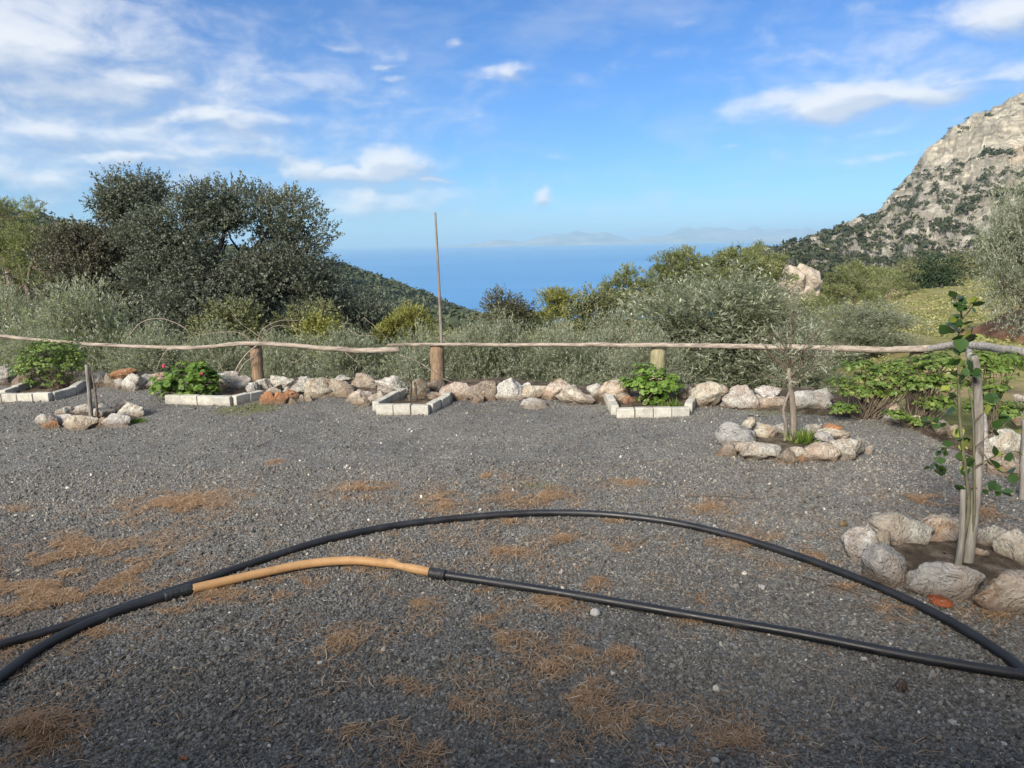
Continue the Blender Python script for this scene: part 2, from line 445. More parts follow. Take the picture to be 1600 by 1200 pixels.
o = obj('gravel_yard', np_mesh('gravel_yard', np.c_[X.ravel(), Y.ravel(), Zy.ravel()], grid_faces(len(ax), len(tt)),
        {'litter': patch_field(X, Y, LITTER).ravel(), 'moss': patch_field(X, Y, MOSS).ravel()}, smooth=True), M_gravel); kind(o, 'structure')

# soil strip under the row of stones, rising unevenly through the gravel
ax = np.arange(-11.5, 6.6, .06); sv = np.linspace(-.42, 2.4, 48)
X, S = np.meshgrid(ax, sv, indexing='ij'); Y = border(X) + S
n = fbm(np.c_[X.ravel() * 2.6, Y.ravel() * 2.6], 4, 31).reshape(X.shape)
Zs = -.035 + .075 * sstep(-.40, .15, S) + .07 * n - 1.6 * sstep(.75, 2.4, S) * (1 - .7 * sstep(2.4, 4.2, X))
o = obj('soil_border', np_mesh('soil_border', np.c_[X.ravel(), Y.ravel(), Zs.ravel()], grid_faces(len(ax), len(sv)), smooth=True), M_soil); kind(o, 'structure')
def soil_z(x, y):
    s = y - float(border(x)); return .02 if s > -.1 else 0.0

# loose gravel chips lying on the yard: one mass, points instanced by geometry nodes
def gravel_points():
    out = []
    for (y0, y1, dens) in ((1.55, 2.6, 15000), (2.6, 3.6, 8500), (3.6, 5.2, 4200), (5.2, 8.4, 1500)):
        hw = .80 * y1 + .3
        n = int((y1 - y0) * 2 * hw * dens)
        out.append(np.c_[rng.uniform(-hw, hw, n), rng.uniform(y0, y1, n), np.full(n, y0)])
    p = np.concatenate(out)
    p = p[p[:, 1] < border(p[:, 0]) + .1]
    l = patch_field(p[:, 0], p[:, 1], LITTER)
    return p[rng.random(len(p)) > l * .55]
gp = gravel_points(); n = len(gp)
sz = rng.lognormal(math.log(.0037), .45, n) * np.where(gp[:, 2] > 3.5, 1.15, 1.0); sz = np.clip(sz, .0018, .013)
gz = yard_z(gp[:, 0], gp[:, 1]) + sz * .35
me = bpy.data.meshes.new('gravel_chips'); me.vertices.add(n)
me.vertices.foreach_set('co', np.c_[gp[:, 0], gp[:, 1], gz].astype(np.float32).ravel())
a = me.attributes.new('rot', 'FLOAT_VECTOR', 'POINT'); a.data.foreach_set('vector', rng.uniform(0, 6.28, (n, 3)).astype(np.float32).ravel())
a = me.attributes.new('scl', 'FLOAT_VECTOR', 'POINT'); a.data.foreach_set('vector', (sz[:, None] * np.c_[rng.uniform(.9, 1.5, n), rng.uniform(.7, 1.1, n), rng.uniform(.45, .8, n)]).astype(np.float32).ravel())
a = me.attributes.new('rnd', 'FLOAT', 'POINT'); a.data.foreach_set('value', np.where((u_ := rng.random(n)) > .988, u_, np.clip(u_ * .92 + .30 * fbm(gp[:, :2] * 1.1, 3, 33), 0, .93)).astype(np.float32))
go_ = obj('gravel_chips', me); kind(go_, 'stuff', 'loose dark grey gravel chips covering the yard')
ng = bpy.data.node_groups.new('scatter_chips', 'GeometryNodeTree')
ng.interface.new_socket('Geometry', in_out='INPUT', socket_type='NodeSocketGeometry')
ng.interface.new_socket('Geometry', in_out='OUTPUT', socket_type='NodeSocketGeometry')
N = NT(ng)
gi = N.n('NodeGroupInput'); gout = N.n('NodeGroupOutput')
ico = N.n('GeometryNodeMeshIcoSphere', i={'Radius': 1.0, 'Subdivisions': 1})
rv = N.n('FunctionNodeRandomValue', data_type='FLOAT_VECTOR'); rv.inputs[0].default_value = (-.28,) * 3; rv.inputs[1].default_value = (.28,) * 3
setp = N.n('GeometryNodeSetPosition', i={'Geometry': ico.outputs[0], 'Offset': rv.outputs[0]})
sm = N.n('GeometryNodeSetMaterial', i={'Geometry': setp.outputs[0], 'Material': M_chip})
ar = N.n('GeometryNodeInputNamedAttribute', data_type='FLOAT_VECTOR', i={'Name': 'rot'})
asx = N.n('GeometryNodeInputNamedAttribute', data_type='FLOAT_VECTOR', i={'Name': 'scl'})
e2r = N.n('FunctionNodeEulerToRotation', i={0: ar.outputs[0]})
iop = N.n('GeometryNodeInstanceOnPoints', i={'Points': gi.outputs[0], 'Instance': sm.outputs[0], 'Rotation': e2r.outputs[0], 'Scale': asx.outputs[0]})
N.l(iop.outputs[0], gout.inputs[0])
md = go_.modifiers.new('scatter', 'NODES'); md.node_group = ng

# ------------------------------------------------------------------ sea, far coast, mountain
def mat_sea():
    m, t, out = new_mat('sea_water')
    P = t.n('ShaderNodeTexCoord').outputs['Object']
    Ps = t.vm('MULTIPLY', P, (.35, 1.0, 1.0))
    big = t.noise(t.vm('MULTIPLY', P, (.0006, .0022, 1)), 1.0, 5, .6)
    col = t.mix(t.ramp(big, [(.35, 0), (.65, 1)]), (.045, .185, .40), (.075, .24, .46))
    h = t.noise(Ps, .06, 4, .6)
    pbr(t, out, col, .42, t.bump(h, .7, 4.0), .45)
    return m
xs = np.r_[-60000, -8000, -1500, 0, 1500, 8000, 60000]; ys = np.r_[300, 900, 3000, 9000, 30000, 60000]
X, Y = np.meshgrid(xs, ys, indexing='ij')
o = obj('sea', np_mesh('sea', np.c_[X.ravel(), Y.ravel(), np.full(X.size, SEA_Z)], grid_faces(len(xs), len(ys))), mat_sea()); kind(o, 'structure')

def mat_rockface(name, far=False):
    m, t, out = new_mat(name)
    P = t.n('ShaderNodeTexCoord').outputs['Object']
    k = .004 if far else 1.0
    a = t.noise(P, .035 * k, 7, .65); b = t.noise(P, .25 * k, 6, .7)
    strata = t.noise(t.vm('MULTIPLY', P, (.05 * k, .05 * k, .22 * k)), 1.0, 5, .65)
    rock = t.ramp(strata, [(.3, (.21, .19, .155)), (.5, (.36, .33, .265)), (.68, (.52, .475, .38))])
    rock = t.mix(t.ramp(t.noise(P, .012 * k, 3), [(.56, 0), (.68, .75)]), rock, (.50, .33, .17))
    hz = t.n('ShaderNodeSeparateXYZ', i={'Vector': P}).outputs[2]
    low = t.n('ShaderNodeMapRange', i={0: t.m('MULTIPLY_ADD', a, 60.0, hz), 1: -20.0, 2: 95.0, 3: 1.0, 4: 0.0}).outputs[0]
    rock = t.mix(t.m('MULTIPLY', low, .6), rock, t.mix(b, (.15, .147, .148), (.31, .30, .295)))          # grey mixed into the lower slopes' colour, standing in for their shade
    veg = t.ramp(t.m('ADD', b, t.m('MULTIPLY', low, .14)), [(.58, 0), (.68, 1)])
    col = t.mix(t.m('MULTIPLY', veg, .4), rock, (.065, .07, .035))
    crk = t.ramp(t.m('ABSOLUTE', t.m('SUBTRACT', t.noise(P, .09 * k, 6, .7, 1.0), .5)), [(0, 0), (.06, 1)])
    pbr(t, out, col, .95, t.bump(t.m('ADD', b, t.m('MULTIPLY', crk, .4)), 0.8, 3.0), .1)
    return m
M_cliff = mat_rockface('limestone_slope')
SIL = [(1120, 428), (1215, 406), (1255, 390), (1290, 375), (1340, 351), (1380, 331), (1410, 303), (1432, 262), (1450, 239), (1480, 217), (1540, 178), (1600, 147), (1700, 95), (1850, 40), (2050, 0), (2300, 10)]
SX = np.array([p[0] for p in SIL], float); SY = np.array([p[1] for p in SIL], float)
NU, NV = 460, 260
pxs = np.linspace(1120, 2300, NU)
crest = np.array([tuple(atY(p, np.interp(p, SX, SY), 560 + .16 * (p - 1120))) for p in pxs])
foot = np.array([tuple(atY(p * .92 + 70, 452 + .03 * (p - 1120), 250 + .05 * (p - 1120))) for p in pxs])
vv = np.r_[np.linspace(-.5, 0, 30)[:-1], np.linspace(0, 1.12, NV - 29)]
back = crest + np.c_[np.full(NU, 120.), np.full(NU, 420.), np.full(NU, -160.)]
U, V_ = np.meshgrid(np.arange(NU), vv, indexing='ij')
Pm = np.where(V_[..., None] >= 0, crest[:, None] + (foot - crest)[:, None] * np.clip(V_, 0, 9)[..., None], crest[:, None] + (back - crest)[:, None] * np.clip(-V_ * 2, 0, 1)[..., None])
fl = Pm.reshape(-1, 3)
amp = sstep(-.02, .12, np.abs(V_)).ravel()
nrm = np.array([-.45, -.6, .66])
rid = 1 - np.abs(fbm(fl * np.array([.010, .010, .016]), 5, 41)); f2 = fbm(fl * .055, 4, 47); f3 = fbm(fl * np.array([.03, .03, .14]), 4, 53); f4 = -np.abs(fbm(fl * .13, 3, 59)) * 2 + .6; gul = (1 - 2 * np.abs(fbm(np.c_[(U * .045 + V_ * 1.2 + .5 * np.sin(V_ * 5)).ravel(), (V_ * 2.2).ravel()], 4, 91))) * 9 - 4
fl = fl + nrm * (((rid - .72) * 40 + gul + f2 * 6.5 + f3 * 5.0 + f4 * 2.6) * (.12 + .88 * amp))[:, None]
Pm = fl.reshape(NU, len(vv), 3)
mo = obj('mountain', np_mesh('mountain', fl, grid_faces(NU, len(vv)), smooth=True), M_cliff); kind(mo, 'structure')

def mat_far():
    m, t, out = new_mat('far_coast_rock')
    P = t.n('ShaderNodeTexCoord').outputs['Object']
    pbr(t, out, t.ramp(t.noise(P, .0012, 5, .65), [(.35, (.10, .11, .09)), (.6, (.30, .27, .22))]), .95, None, .1)
    return m
pf = np.linspace(640, 1420, 260); depth = np.linspace(0, 1, 14)
PF, D = np.meshgrid(pf, depth, indexing='ij')
hgt = (.35 + .65 * (1 - np.abs(fbm(np.c_[PF.ravel() * .011, PF.ravel() * 0 + 3], 5, 61)))) ** 1.6 * np.interp(PF.ravel(), [640, 740, 860, 1000, 1190, 1260, 1420], [0, .35, .9, 1, 1.05, .9, .7])
cross = 1 - np.abs(D.ravel() - .5) * 2
rough = 1 + .35 * fbm(np.c_[PF.ravel() * .05, D.ravel() * 4], 4, 67)
Yf = 17000 + D.ravel() * 5000
zf = SEA_Z - 30 + 440 * hgt * cross ** .8 * rough
xf = np.array([atY(p, 380, yy).x for p, yy in zip(PF.ravel(), Yf)])
o = obj('far_coast', np_mesh('far_coast', np.c_[xf, Yf, zf], grid_faces(len(pf), len(depth)), smooth=True), mat_far()); kind(o, 'structure')
# low islet off the far coast
u = np.linspace(0, 2 * np.pi, 40, endpoint=False); mb = MB()
ci = atY(1215, 380, 11500); rings = []
for q, zz in ((1, -8), (.8, 6), (.5, 24), (.2, 34), (.02, 36)):
    rings.append(np.c_[ci.x + 520 * q * np.cos(u) * (1 + .15 * np.sin(3 * u)), ci.y + 300 * q * np.sin(u), np.full(40, SEA_Z + zz)])
Vi = np.concatenate(rings); i = np.arange(4)[:, None] * 40; j = np.arange(40)[None]; j2 = (j + 1) % 40
mb.add(Vi, np.stack([i + j, i + j2, i + 40 + j2, i + 40 + j], -1).reshape(-1, 4))
o = mb.build('islet', bpy.data.materials['far_coast_rock']); kind(o, 'structure')

# red earth bank beside the field on the right
ax = np.linspace(0, 1, 60); bv = np.linspace(0, 1, 40); A_, B_ = np.meshgrid(ax, bv, indexing='ij')
X = 7.75 + A_ * 6 + 2.4 * B_; Y = 8.0 + B_ * 9
Zb = -1.0 + 1.5 * sstep(0, .38, A_) * (1 - .3 * A_) * (1 - .35 * B_) * sstep(0, .12, B_ + .05) + .16 * fbm(np.c_[X.ravel() * 1.3, Y.ravel() * 1.3], 4, 71).reshape(X.shape)
m, t, out = new_mat('red_earth'); Pq = t.n('ShaderNodeTexCoord').outputs['Object']
pbr(t, out, t.ramp(t.noise(Pq, 3, 7, .7), [(.3, (.12, .060, .036)), (.5, (.23, .125, .078)), (.7, (.33, .21, .14))]), .95, t.bump(t.noise(Pq, 12, 6, .7), .9, .08), .1)
o = obj('earth_bank', np_mesh('earth_bank', np.c_[X.ravel(), Y.ravel(), Zb.ravel()], grid_faces(60, 40), smooth=True), m); kind(o, 'structure')

# ------------------------------------------------------------------ foliage materials
def mat_leaf(name, stops, under=None, trans=.25, rough=.55, spec=.35, spread=None):
    m, t, out = new_mat(name)
    r = t.n('ShaderNodeAttribute', attribute_name='rnd').outputs['Fac']
    col = t.ramp(r, stops)
    if under is not None:
        col = t.mix(t.n('ShaderNodeNewGeometry').outputs['Backfacing'], col, under)
    b = t.n('ShaderNodeBsdfPrincipled', i={'Base Color': col, 'Roughness': rough, 'Specular IOR Level': spec})
    tr = t.n('ShaderNodeBsdfTranslucent', i={'Color': t.mix(1.0, col, (1.5, 1.6, .7), 'MULTIPLY')})
    mx = t.n('ShaderNodeMixShader', i={0: trans}); t.l(b.outputs[0], mx.inputs[1]); t.l(tr.outputs[0], mx.inputs[2])
    t.l(mx.outputs[0], out.inputs['Surface'])
    return m
def mat_bark(name, c0, c1, scale=6.0, stretch=(6, 6, 1)):
    m, t, out = new_mat(name)
    P = t.vm('MULTIPLY', t.n('ShaderNodeTexCoord').outputs['Object'], stretch)
    n = t.noise(P, scale, 6, .65)
    pbr(t, out, t.ramp(n, [(.3, c0), (.7, c1)]), .9, t.bump(n, .7, .015), .2)
    return m
L_olive = mat_leaf('olive_leaf', [(0, (.060, .074, .048)), (.5, (.160, .176, .122)), (1, (.31, .325, .235))], (.33, .35, .28), .28, .45, .45)
L_oak = mat_leaf('holm_oak_leaf', [(0, (.030, .040, .028)), (.5, (.066, .080, .056)), (1, (.14, .152, .11))], (.17, .185, .15), .12, .55)
L_pine = mat_leaf('pine_needles', [(0, (.066, .084, .030)), (.5, (.175, .195, .082)), (1, (.33, .335, .17))], None, .3, .6)
L_shrub = mat_leaf('maquis_leaf', [(0, (.062, .074, .032)), (.5, (.14, .15, .070)), (1, (.25, .245, .13))], None, .2, .6)
L_yellow = mat_leaf('young_pine_needles', [(0, (.11, .125, .03)), (.5, (.21, .215, .06)), (1, (.33, .31, .12))], None, .3, .6)
L_carob = mat_leaf('carob_leaf', [(0, (.018, .034, .016)), (.6, (.036, .062, .026)), (1, (.07, .10, .045))], None, .12, .45)
L_geran = mat_leaf('pelargonium_leaf', [(0, (.050, .100, .016)), (.5, (.11, .19, .030)), (.85, (.18, .27, .055)), (1, (.30, .36, .10))], None, .3, .5)
L_gerdk = mat_leaf('dark_pelargonium_leaf', [(0, (.045, .082, .018)), (.5, (.105, .165, .034)), (.9, (.19, .25, .065)), (1, (.26, .25, .07))], None, .28, .5)
L_citrus = mat_leaf('citrus_leaf', [(0, (.022, .050, .014)), (.6, (.040, .085, .020)), (.85, (.10, .15, .03)), (1, (.26, .30, .06))], None, .25, .35, .5)
L_grass = mat_leaf('grass_blade', [(0, (.05, .10, .015)), (.6, (.12, .18, .03)), (1, (.26, .25, .09))], None, .3, .6)
L_scrub = mat_leaf('far_scrub', [(0, (.022, .030, .014)), (.6, (.045, .055, .024)), (1, (.085, .09, .04))], None, .1, .7)
L_forest = mat_leaf('far_forest', [(0, (.030, .042, .022)), (.6, (.062, .078, .036)), (1, (.11, .12, .06))], None, .1, .7)
L_meadow = mat_leaf('meadow_plant', [(0, (.11, .125, .045)), (.5, (.25, .25, .105)), (1, (.42, .385, .20))], None, .25, .7)
B_olive = mat_bark('olive_bark', (.055, .048, .040), (.17, .15, .125))
B_oak = mat_bark('oak_bark', (.025, .022, .019), (.085, .075, .065))
B_pine = mat_bark('pine_bark', (.09, .065, .05), (.26, .21, .17))
B_dead = mat_bark('bare_twig', (.17, .14, .12), (.36, .31, .27))

def crown(blobs, nclump, nspray, nleaf, clump_r, spray_len, L, Wd, upbias=.35, shell=.55, droop=0.0, lum=.28, seed=0, flat=1.0):
    """sprays of leaves in clumps spread through lumpy ellipsoids; returns leaf V,F,rnd and clump centres"""
    blobs = np.asarray(blobs, float)
    wgt = (blobs[:, 3] * blobs[:, 4] * blobs[:, 5]) ** (2 / 3); wgt /= wgt.sum()
    bi = rng.choice(len(blobs), nclump, p=wgt)
    d = rand_dir(nclump)
    r = 1 - shell * rng.random(nclump) ** 1.7
    lump = 1 + lum * fbm(d * 1.7 + bi[:, None] * 3.1, 3, seed + 5)
    cc = blobs[bi, :3] + d * (r * lump)[:, None] * blobs[bi, 3:6]
    tone = rng.normal(0, .13, nclump)
    ci = np.repeat(np.arange(nclump), nspray); ns = len(ci)
    off = rand_dir(ns) * (rng.random(ns) ** .5)[:, None] * clump_r * np.array([1, 1, .75 * flat])
    sb = cc[ci] + off
    sd = unit(unit(off) * .7 + d[ci] * .6 + np.array([0, 0, upbias]) + rand_dir(ns) * .55)
    li = np.repeat(np.arange(ns), nleaf); nl = len(li)
    tpos = np.tile(np.linspace(.1, 1, nleaf), ns) + rng.uniform(-.08, .08, nl)
    sl_ = spray_len * rng.uniform(.6, 1.3, ns)
    base = sb[li] + sd[li] * (tpos * sl_[li])[:, None]
    base[:, 2] -= droop * tpos ** 2 * sl_[li]
    ld = unit(sd[li] * .75 + rand_dir(nl) * .8 + np.array([0, 0, .08]))
    nn = unit(rand_dir(nl) * .8 + np.array([0, 0, .75]) + d[ci[li]] * .35)
    V, F = leaf_quads(base, ld, nn, L * rng.uniform(.65, 1.25, nl), Wd * rng.uniform(.7, 1.2, nl))
    rnd = np.clip(.45 + tone[ci[li]] + rng.normal(0, .17, nl), 0, 1)
    return V, F, np.repeat(rnd, 4), cc

def limbs(mb, base, fork, cc, trunk_r, nl, sides=5, wob=.12):
    """trunk from base to fork, then tapering limbs that wander out to clump centres"""
    base = np.asarray(base, float); fork = np.asarray(fork, float)
    h = np.linalg.norm(fork - base)
    side = np.r_[rng.normal(0, .06, 2), 0] * h
    mb.tube(curve([base - [0, 0, .15], base + (fork - base) * .3 + side, base + (fork - base) * .7 - side * .6, fork], 9), np.linspace(trunk_r * 1.35, trunk_r * .8, 9), 8, .10)
    idx = rng.permutation(len(cc))[:nl]
    nmain = max(3, nl // 9); mains = []
    for q in idx[:nmain]:
        e = fork + (cc[q] - fork) * .72; D = np.linalg.norm(e - fork)
        pts = curve([fork - [0, 0, .1 * h], fork + (e - fork) * .35 + rng.normal(0, wob * .5, 3) * D + [0, 0, .08 * D], fork + (e - fork) * .7 + rng.normal(0, wob * .4, 3) * D, e], 9)
        mb.tube(pts, np.linspace(trunk_r * .62, trunk_r * .2, 9), sides, .08); mains.append(pts)
    for q in idx[nmain:]:
        allp = np.concatenate([p[2:] for p in mains]); k = np.argmin(((allp - cc[q]) ** 2).sum(1)); s = allp[k]
        D = np.linalg.norm(cc[q] - s)
        pts = curve([s, s + (cc[q] - s) * .5 + rng.normal(0, wob, 3) * D, cc[q]], 6)
        mb.tube(pts, np.linspace(trunk_r * .2, trunk_r * .05, 6), 4)

def make_tree(name, label, cat, loc, blobs, leafmat, barkmat, trunk_r, fork, nl=60, group=None, base=(0, 0, 0), **kw):
    t = thing(name, label, cat, loc, 0, group)
    V, F, rn, cc = crown(blobs, **kw)
    mb = MB(); limbs(mb, base, fork, cc, trunk_r, nl); mb.build('trunk', barkmat, t)
    obj('crown', np_mesh('crown', V, F, {'rnd': rn}), leafmat, t)
    return t

def tree_px(name, label, cat, Y, trunk_px, blobs_px, leafmat, barkmat, trunk_r, fork_py, depth=.85, group=None, **kw):
    """a tree standing at depth Y; its crown lobes given where the photograph shows them"""
    b0 = atY(trunk_px, 500, Y); bx = b0.x; bz = H1(bx, Y)
    bl = []
    for (px, py, rx, ry, *dy) in blobs_px:
        c = atY(px, py, Y); k = Y / FPX
        bl.append((c.x - bx, (dy[0] if dy else rng.uniform(-.35, .35) * rx * k), c.z - bz, rx * k, rx * k * depth, ry * k))
    fz = atY(trunk_px, fork_py, Y).z - bz
    return make_tree(name, label, cat, (bx, Y, bz), bl, leafmat, barkmat, trunk_r, (0.1, 0, max(fz, .4)), group=group, **kw)

# ------------------------------------------------------------------ the oaks and pines on the left
tree_px('holm_oak', 'biggest dark spreading evergreen oak behind the left fence rail', 'tree', 24.0, 300,
        [(355, 405, 118, 95), (290, 350, 50, 44), (335, 318, 42, 26), (415, 335, 62, 42), (465, 375, 48, 50), (482, 425, 42, 52), (498, 460, 30, 36), (430, 455, 78, 55), (265, 440, 72, 65), (345, 475, 95, 45), (235, 395, 50, 50)],
        L_oak, B_oak, .30, 470, nl=150, nclump=480, nspray=30, nleaf=9, clump_r=.50, spray_len=.26, L=.085, Wd=.055, shell=.55, lum=.32)
tree_px('holm_oak', 'tall oak crown rising over the upper left of the biggest oak', 'tree', 28.0, 215,
        [(203, 300, 40, 28), (178, 316, 26, 20), (228, 310, 20, 20), (203, 334, 36, 12)], L_oak, B_oak, .24, 360, nl=70,
        nclump=110, nspray=26, nleaf=8, clump_r=.44, spray_len=.30, L=.10, Wd=.06, shell=.8, lum=.35)
tree_px('holm_oak', 'brownish oak left of the biggest oak, above the grey olive', 'tree', 27.0, 140,
        [(140, 385, 60, 42), (110, 415, 45, 50), (185, 400, 50, 50), (150, 440, 70, 50), (205, 455, 50, 55), (125, 362, 35, 24)],
        mat_leaf('brown_oak_leaf', [(0, (.034, .036, .022)), (.5, (.070, .068, .042)), (1, (.14, .12, .085))], (.13, .125, .10), .12, .55),
        B_oak, .22, 450, nl=70, nclump=200, nspray=26, nleaf=8, clump_r=.50, spray_len=.32, L=.10, Wd=.06, shell=.7, lum=.3)
PK = dict(nspray=20, nleaf=11, spray_len=.22, L=.15, Wd=.030, upbias=.6, flat=.6)
tree_px('pine_tree', 'sunlit pine on the left edge in front of the other pines', 'tree', 36.0, 45,
        [(60, 370, 40, 28), (35, 400, 45, 34), (85, 400, 28, 30), (20, 440, 50, 36), (70, 440, 34, 30), (15, 385, 30, 28)], L_pine, B_pine, .16, 440, nl=50, nclump=120, clump_r=.45, shell=.75, lum=.35, group='pines on the left', **PK)
tree_px('pine_tree', 'dark topped pine at the far left edge, highest of the pines', 'tree', 42.0, 20,
        [(30, 330, 26, 18), (10, 325, 22, 16), (-25, 335, 30, 22), (20, 355, 34, 20), (-30, 370, 40, 26), (0, 390, 50, 26)], L_pine, B_pine, .18, 400, nl=50, nclump=105, clump_r=.48, shell=.75, lum=.35, group='pines on the left', **PK)

# ------------------------------------------------------------------ pines and bushes in the middle
def pine(px, Y, blobs, label, ncl=110, mat=None, **kw):
    k = dict(PK); k.update(kw)
    return tree_px('pine_tree', label, 'tree', Y, px, blobs, mat or L_pine, B_pine, .12, max(b[1] for b in blobs), nl=36, nclump=int(ncl * .48), clump_r=.36, shell=.8, lum=.55, group='pines above the olives', **k)
pine(985, 30, [(985, 430, 15, 8), (968, 448, 18, 9), (1000, 450, 20, 10), (948, 466, 18, 9), (982, 470, 28, 13), (1010, 476, 26, 14)], 'small pine with a pale trunk nearest the sea, left of the big olive', 190)
pine(1052, 31, [(1046, 412, 20, 9), (1078, 402, 18, 9), (1026, 428, 24, 11), (1066, 426, 24, 10), (1090, 440, 26, 12), (1046, 448, 34, 14), (1062, 470, 44, 16)], 'pine with a layered crown rising just behind the big olive', 260)
pine(1140, 33, [(1144, 400, 22, 9), (1120, 414, 20, 9), (1162, 414, 22, 9), (1138, 430, 28, 11), (1172, 436, 24, 12), (1142, 452, 48, 16)], 'rounded pine on top of the pine group behind the big olive', 240)
pine(1182, 34, [(1180, 394, 12, 10), (1190, 412, 26, 16), (1205, 430, 34, 20)], 'dark pine at the right end of the group over the big olive', 80)
pine(880, 24, [(880, 460, 12, 6), (862, 466, 9, 7), (893, 456, 9, 4), (876, 478, 7, 10), (875, 492, 13, 10)], 'yellowish pine sprig poking up in front of the sea', 42, L_yellow)
pine(640, 22, [(640, 495, 14, 10), (628, 508, 18, 14), (650, 515, 20, 16), (615, 520, 14, 12)], 'yellow green young pine left of the tall thin pole', 70, L_yellow)

def bush(name, label, px, Y, blobs, mat, ncl, cat='bush', bark=None, L=.09, Wd=.045, group='bushes beyond the olives', **kw):
    k = dict(nspray=9, nleaf=8, clump_r=.3, spray_len=.24, L=L, Wd=Wd, shell=.6, lum=.3); k.update(kw)
    return tree_px(name, label, cat, Y, px, blobs, mat, bark or B_oak, .09, max(b[1] for b in blobs) + 4, nl=26, group=group, nclump=ncl, **k)
bush('bush', 'round bush silhouetted against the sea right of the tall pole', 795, 28, [(785, 476, 27, 18), (808, 488, 26, 16), (772, 490, 18, 14), (800, 505, 34, 16)],
     mat_leaf('bronze_leaf', [(0, (.04, .05, .022)), (.5, (.085, .085, .04)), (1, (.18, .13, .075))], None, .15, .6), 130)
bush('oak_bush', 'dark leafy tree against the shaded ridge, left of the yellow pine', 560, 25, [(565, 482, 38, 24), (540, 500, 36, 28), (590, 505, 30, 30), (560, 525, 50, 26)], L_oak, 230, 'tree')
bush('bush', 'olive green bush below the right edge of the biggest oak', 485, 20, [(485, 500, 34, 20), (462, 515, 28, 20), (510, 515, 30, 20), (490, 530, 40, 18)], L_shrub, 130)
bush('bush', 'lit yellow green bush under the biggest oak crown', 360, 19, [(345, 498, 20, 26), (375, 510, 24, 24), (330, 520, 26, 18), (395, 522, 20, 16)], L_shrub, 110)
bush('bush', 'small bright yellow bush in front of the dark leafy tree', 497, 17, [(497, 520, 14, 12), (490, 532, 16, 10)], L_yellow, 40)
bush('bush', 'light green bush behind the olives left of the big olive', 925, 22, [(930, 478, 26, 18), (910, 498, 30, 18), (950, 495, 30, 22)], L_shrub, 110)

# right hand side, around the field
pine(1330, 46, [(1325, 424, 38, 10), (1362, 434, 36, 12), (1310, 440, 30, 12), (1340, 454, 52, 16), (1290, 462, 36, 14)], 'broad flat pine right of the cream outcrop', 230)
pine(1385, 52, [(1400, 440, 36, 18), (1375, 455, 40, 18), (1420, 455, 26, 18)], 'paler pine between the broad flat pine and the dark carob', 110)
bush('carob_tree', 'dark green carob standing at the top edge of the field', 1462, 62, [(1462, 420, 26, 22), (1450, 445, 30, 22), (1480, 445, 20, 22), (1440, 460, 20, 14)], L_carob, 260, 'tree', clump_r=.45, L=.14, Wd=.08)
bush('bush', 'yellowish bush left of the dark carob', 1432, 64, [(1432, 420, 22, 18), (1420, 440, 26, 18)], L_shrub, 110, clump_r=.45, L=.14, Wd=.07)
bush('bush', 'light green bush below the dark carob on the field', 1465, 55, [(1465, 472, 26, 14), (1450, 478, 18, 10)], L_pine, 90, clump_r=.4, L=.13, Wd=.05)
bush('bush', 'grey green bush at the foot of the mountain right of the carob', 1520, 80, [(1515, 408, 24, 14), (1500, 420, 24, 14), (1535, 418, 22, 14)], L_shrub, 110, clump_r=.6, L=.2, Wd=.1)
bush('bush', 'green bush growing below the cream outcrop', 1255, 34, [(1240, 482, 26, 16), (1275, 478, 26, 14), (1260, 500, 40, 18)], L_pine, 110)
bush('bush', 'low dark bush lying in the sunlit field', 1490, 34, [(1480, 508, 20, 7), (1500, 512, 14, 6)], L_shrub, 50)

# ------------------------------------------------------------------ olives: four grown trees, then copies with their own size and place
OK_ = dict(nspray=13, nleaf=12, clump_r=.25, spray_len=.22, L=.068, Wd=.019, upbias=.35, shell=.65, lum=.36)
def olive_proto(seed, blobs, ncl, label):
    global rng
    rng = np.random.default_rng(seed)
    return make_tree('olive_tree', label, 'olive tree', (0, 0, 0), blobs, L_olive, B_olive, .085, (.05, 0, .55), nl=60, group='olive trees beyond the fence', nclump=ncl, seed=seed, **OK_)
PROTO = [  # unit: crown about 2.4 m wide, top at about 2.6 m
    (3, [(0, 0, 1.5, 1.05, 1.0, .95), (-.55, .1, 1.1, .65, .7, .75), (.6, -.1, 1.0, .65, .7, .75), (.1, 0, 2.1, .6, .6, .45), (0, 0, .6, .9, .9, .5)], 230),
    (8, [(0, 0, 1.3, .95, 1.0, .9), (-.6, 0, 1.5, .55, .6, .65), (.5, .2, 1.75, .6, .6, .7), (-.15, 0, 2.1, .45, .45, .45), (.2, 0, .6, 1.0, .9, .5)], 210),
    (15, [(0, 0, 1.5, .85, .9, 1.0), (.65, 0, 1.2, .55, .6, .7), (-.65, .1, .9, .55, .7, .65), (-.3, 0, 2.0, .5, .5, .55), (.35, 0, 1.95, .45, .5, .5), (0, 0, .55, .95, .9, .45)], 220),
    (23, [(0, 0, 1.1, 1.1, 1.0, .75), (.5, 0, 1.6, .6, .6, .6), (-.5, 0, 1.75, .55, .6, .6), (0, 0, 2.1, .55, .5, .45), (-.7, 0, .7, .5, .6, .5), (.7, 0, .7, .5, .6, .5)], 220)]
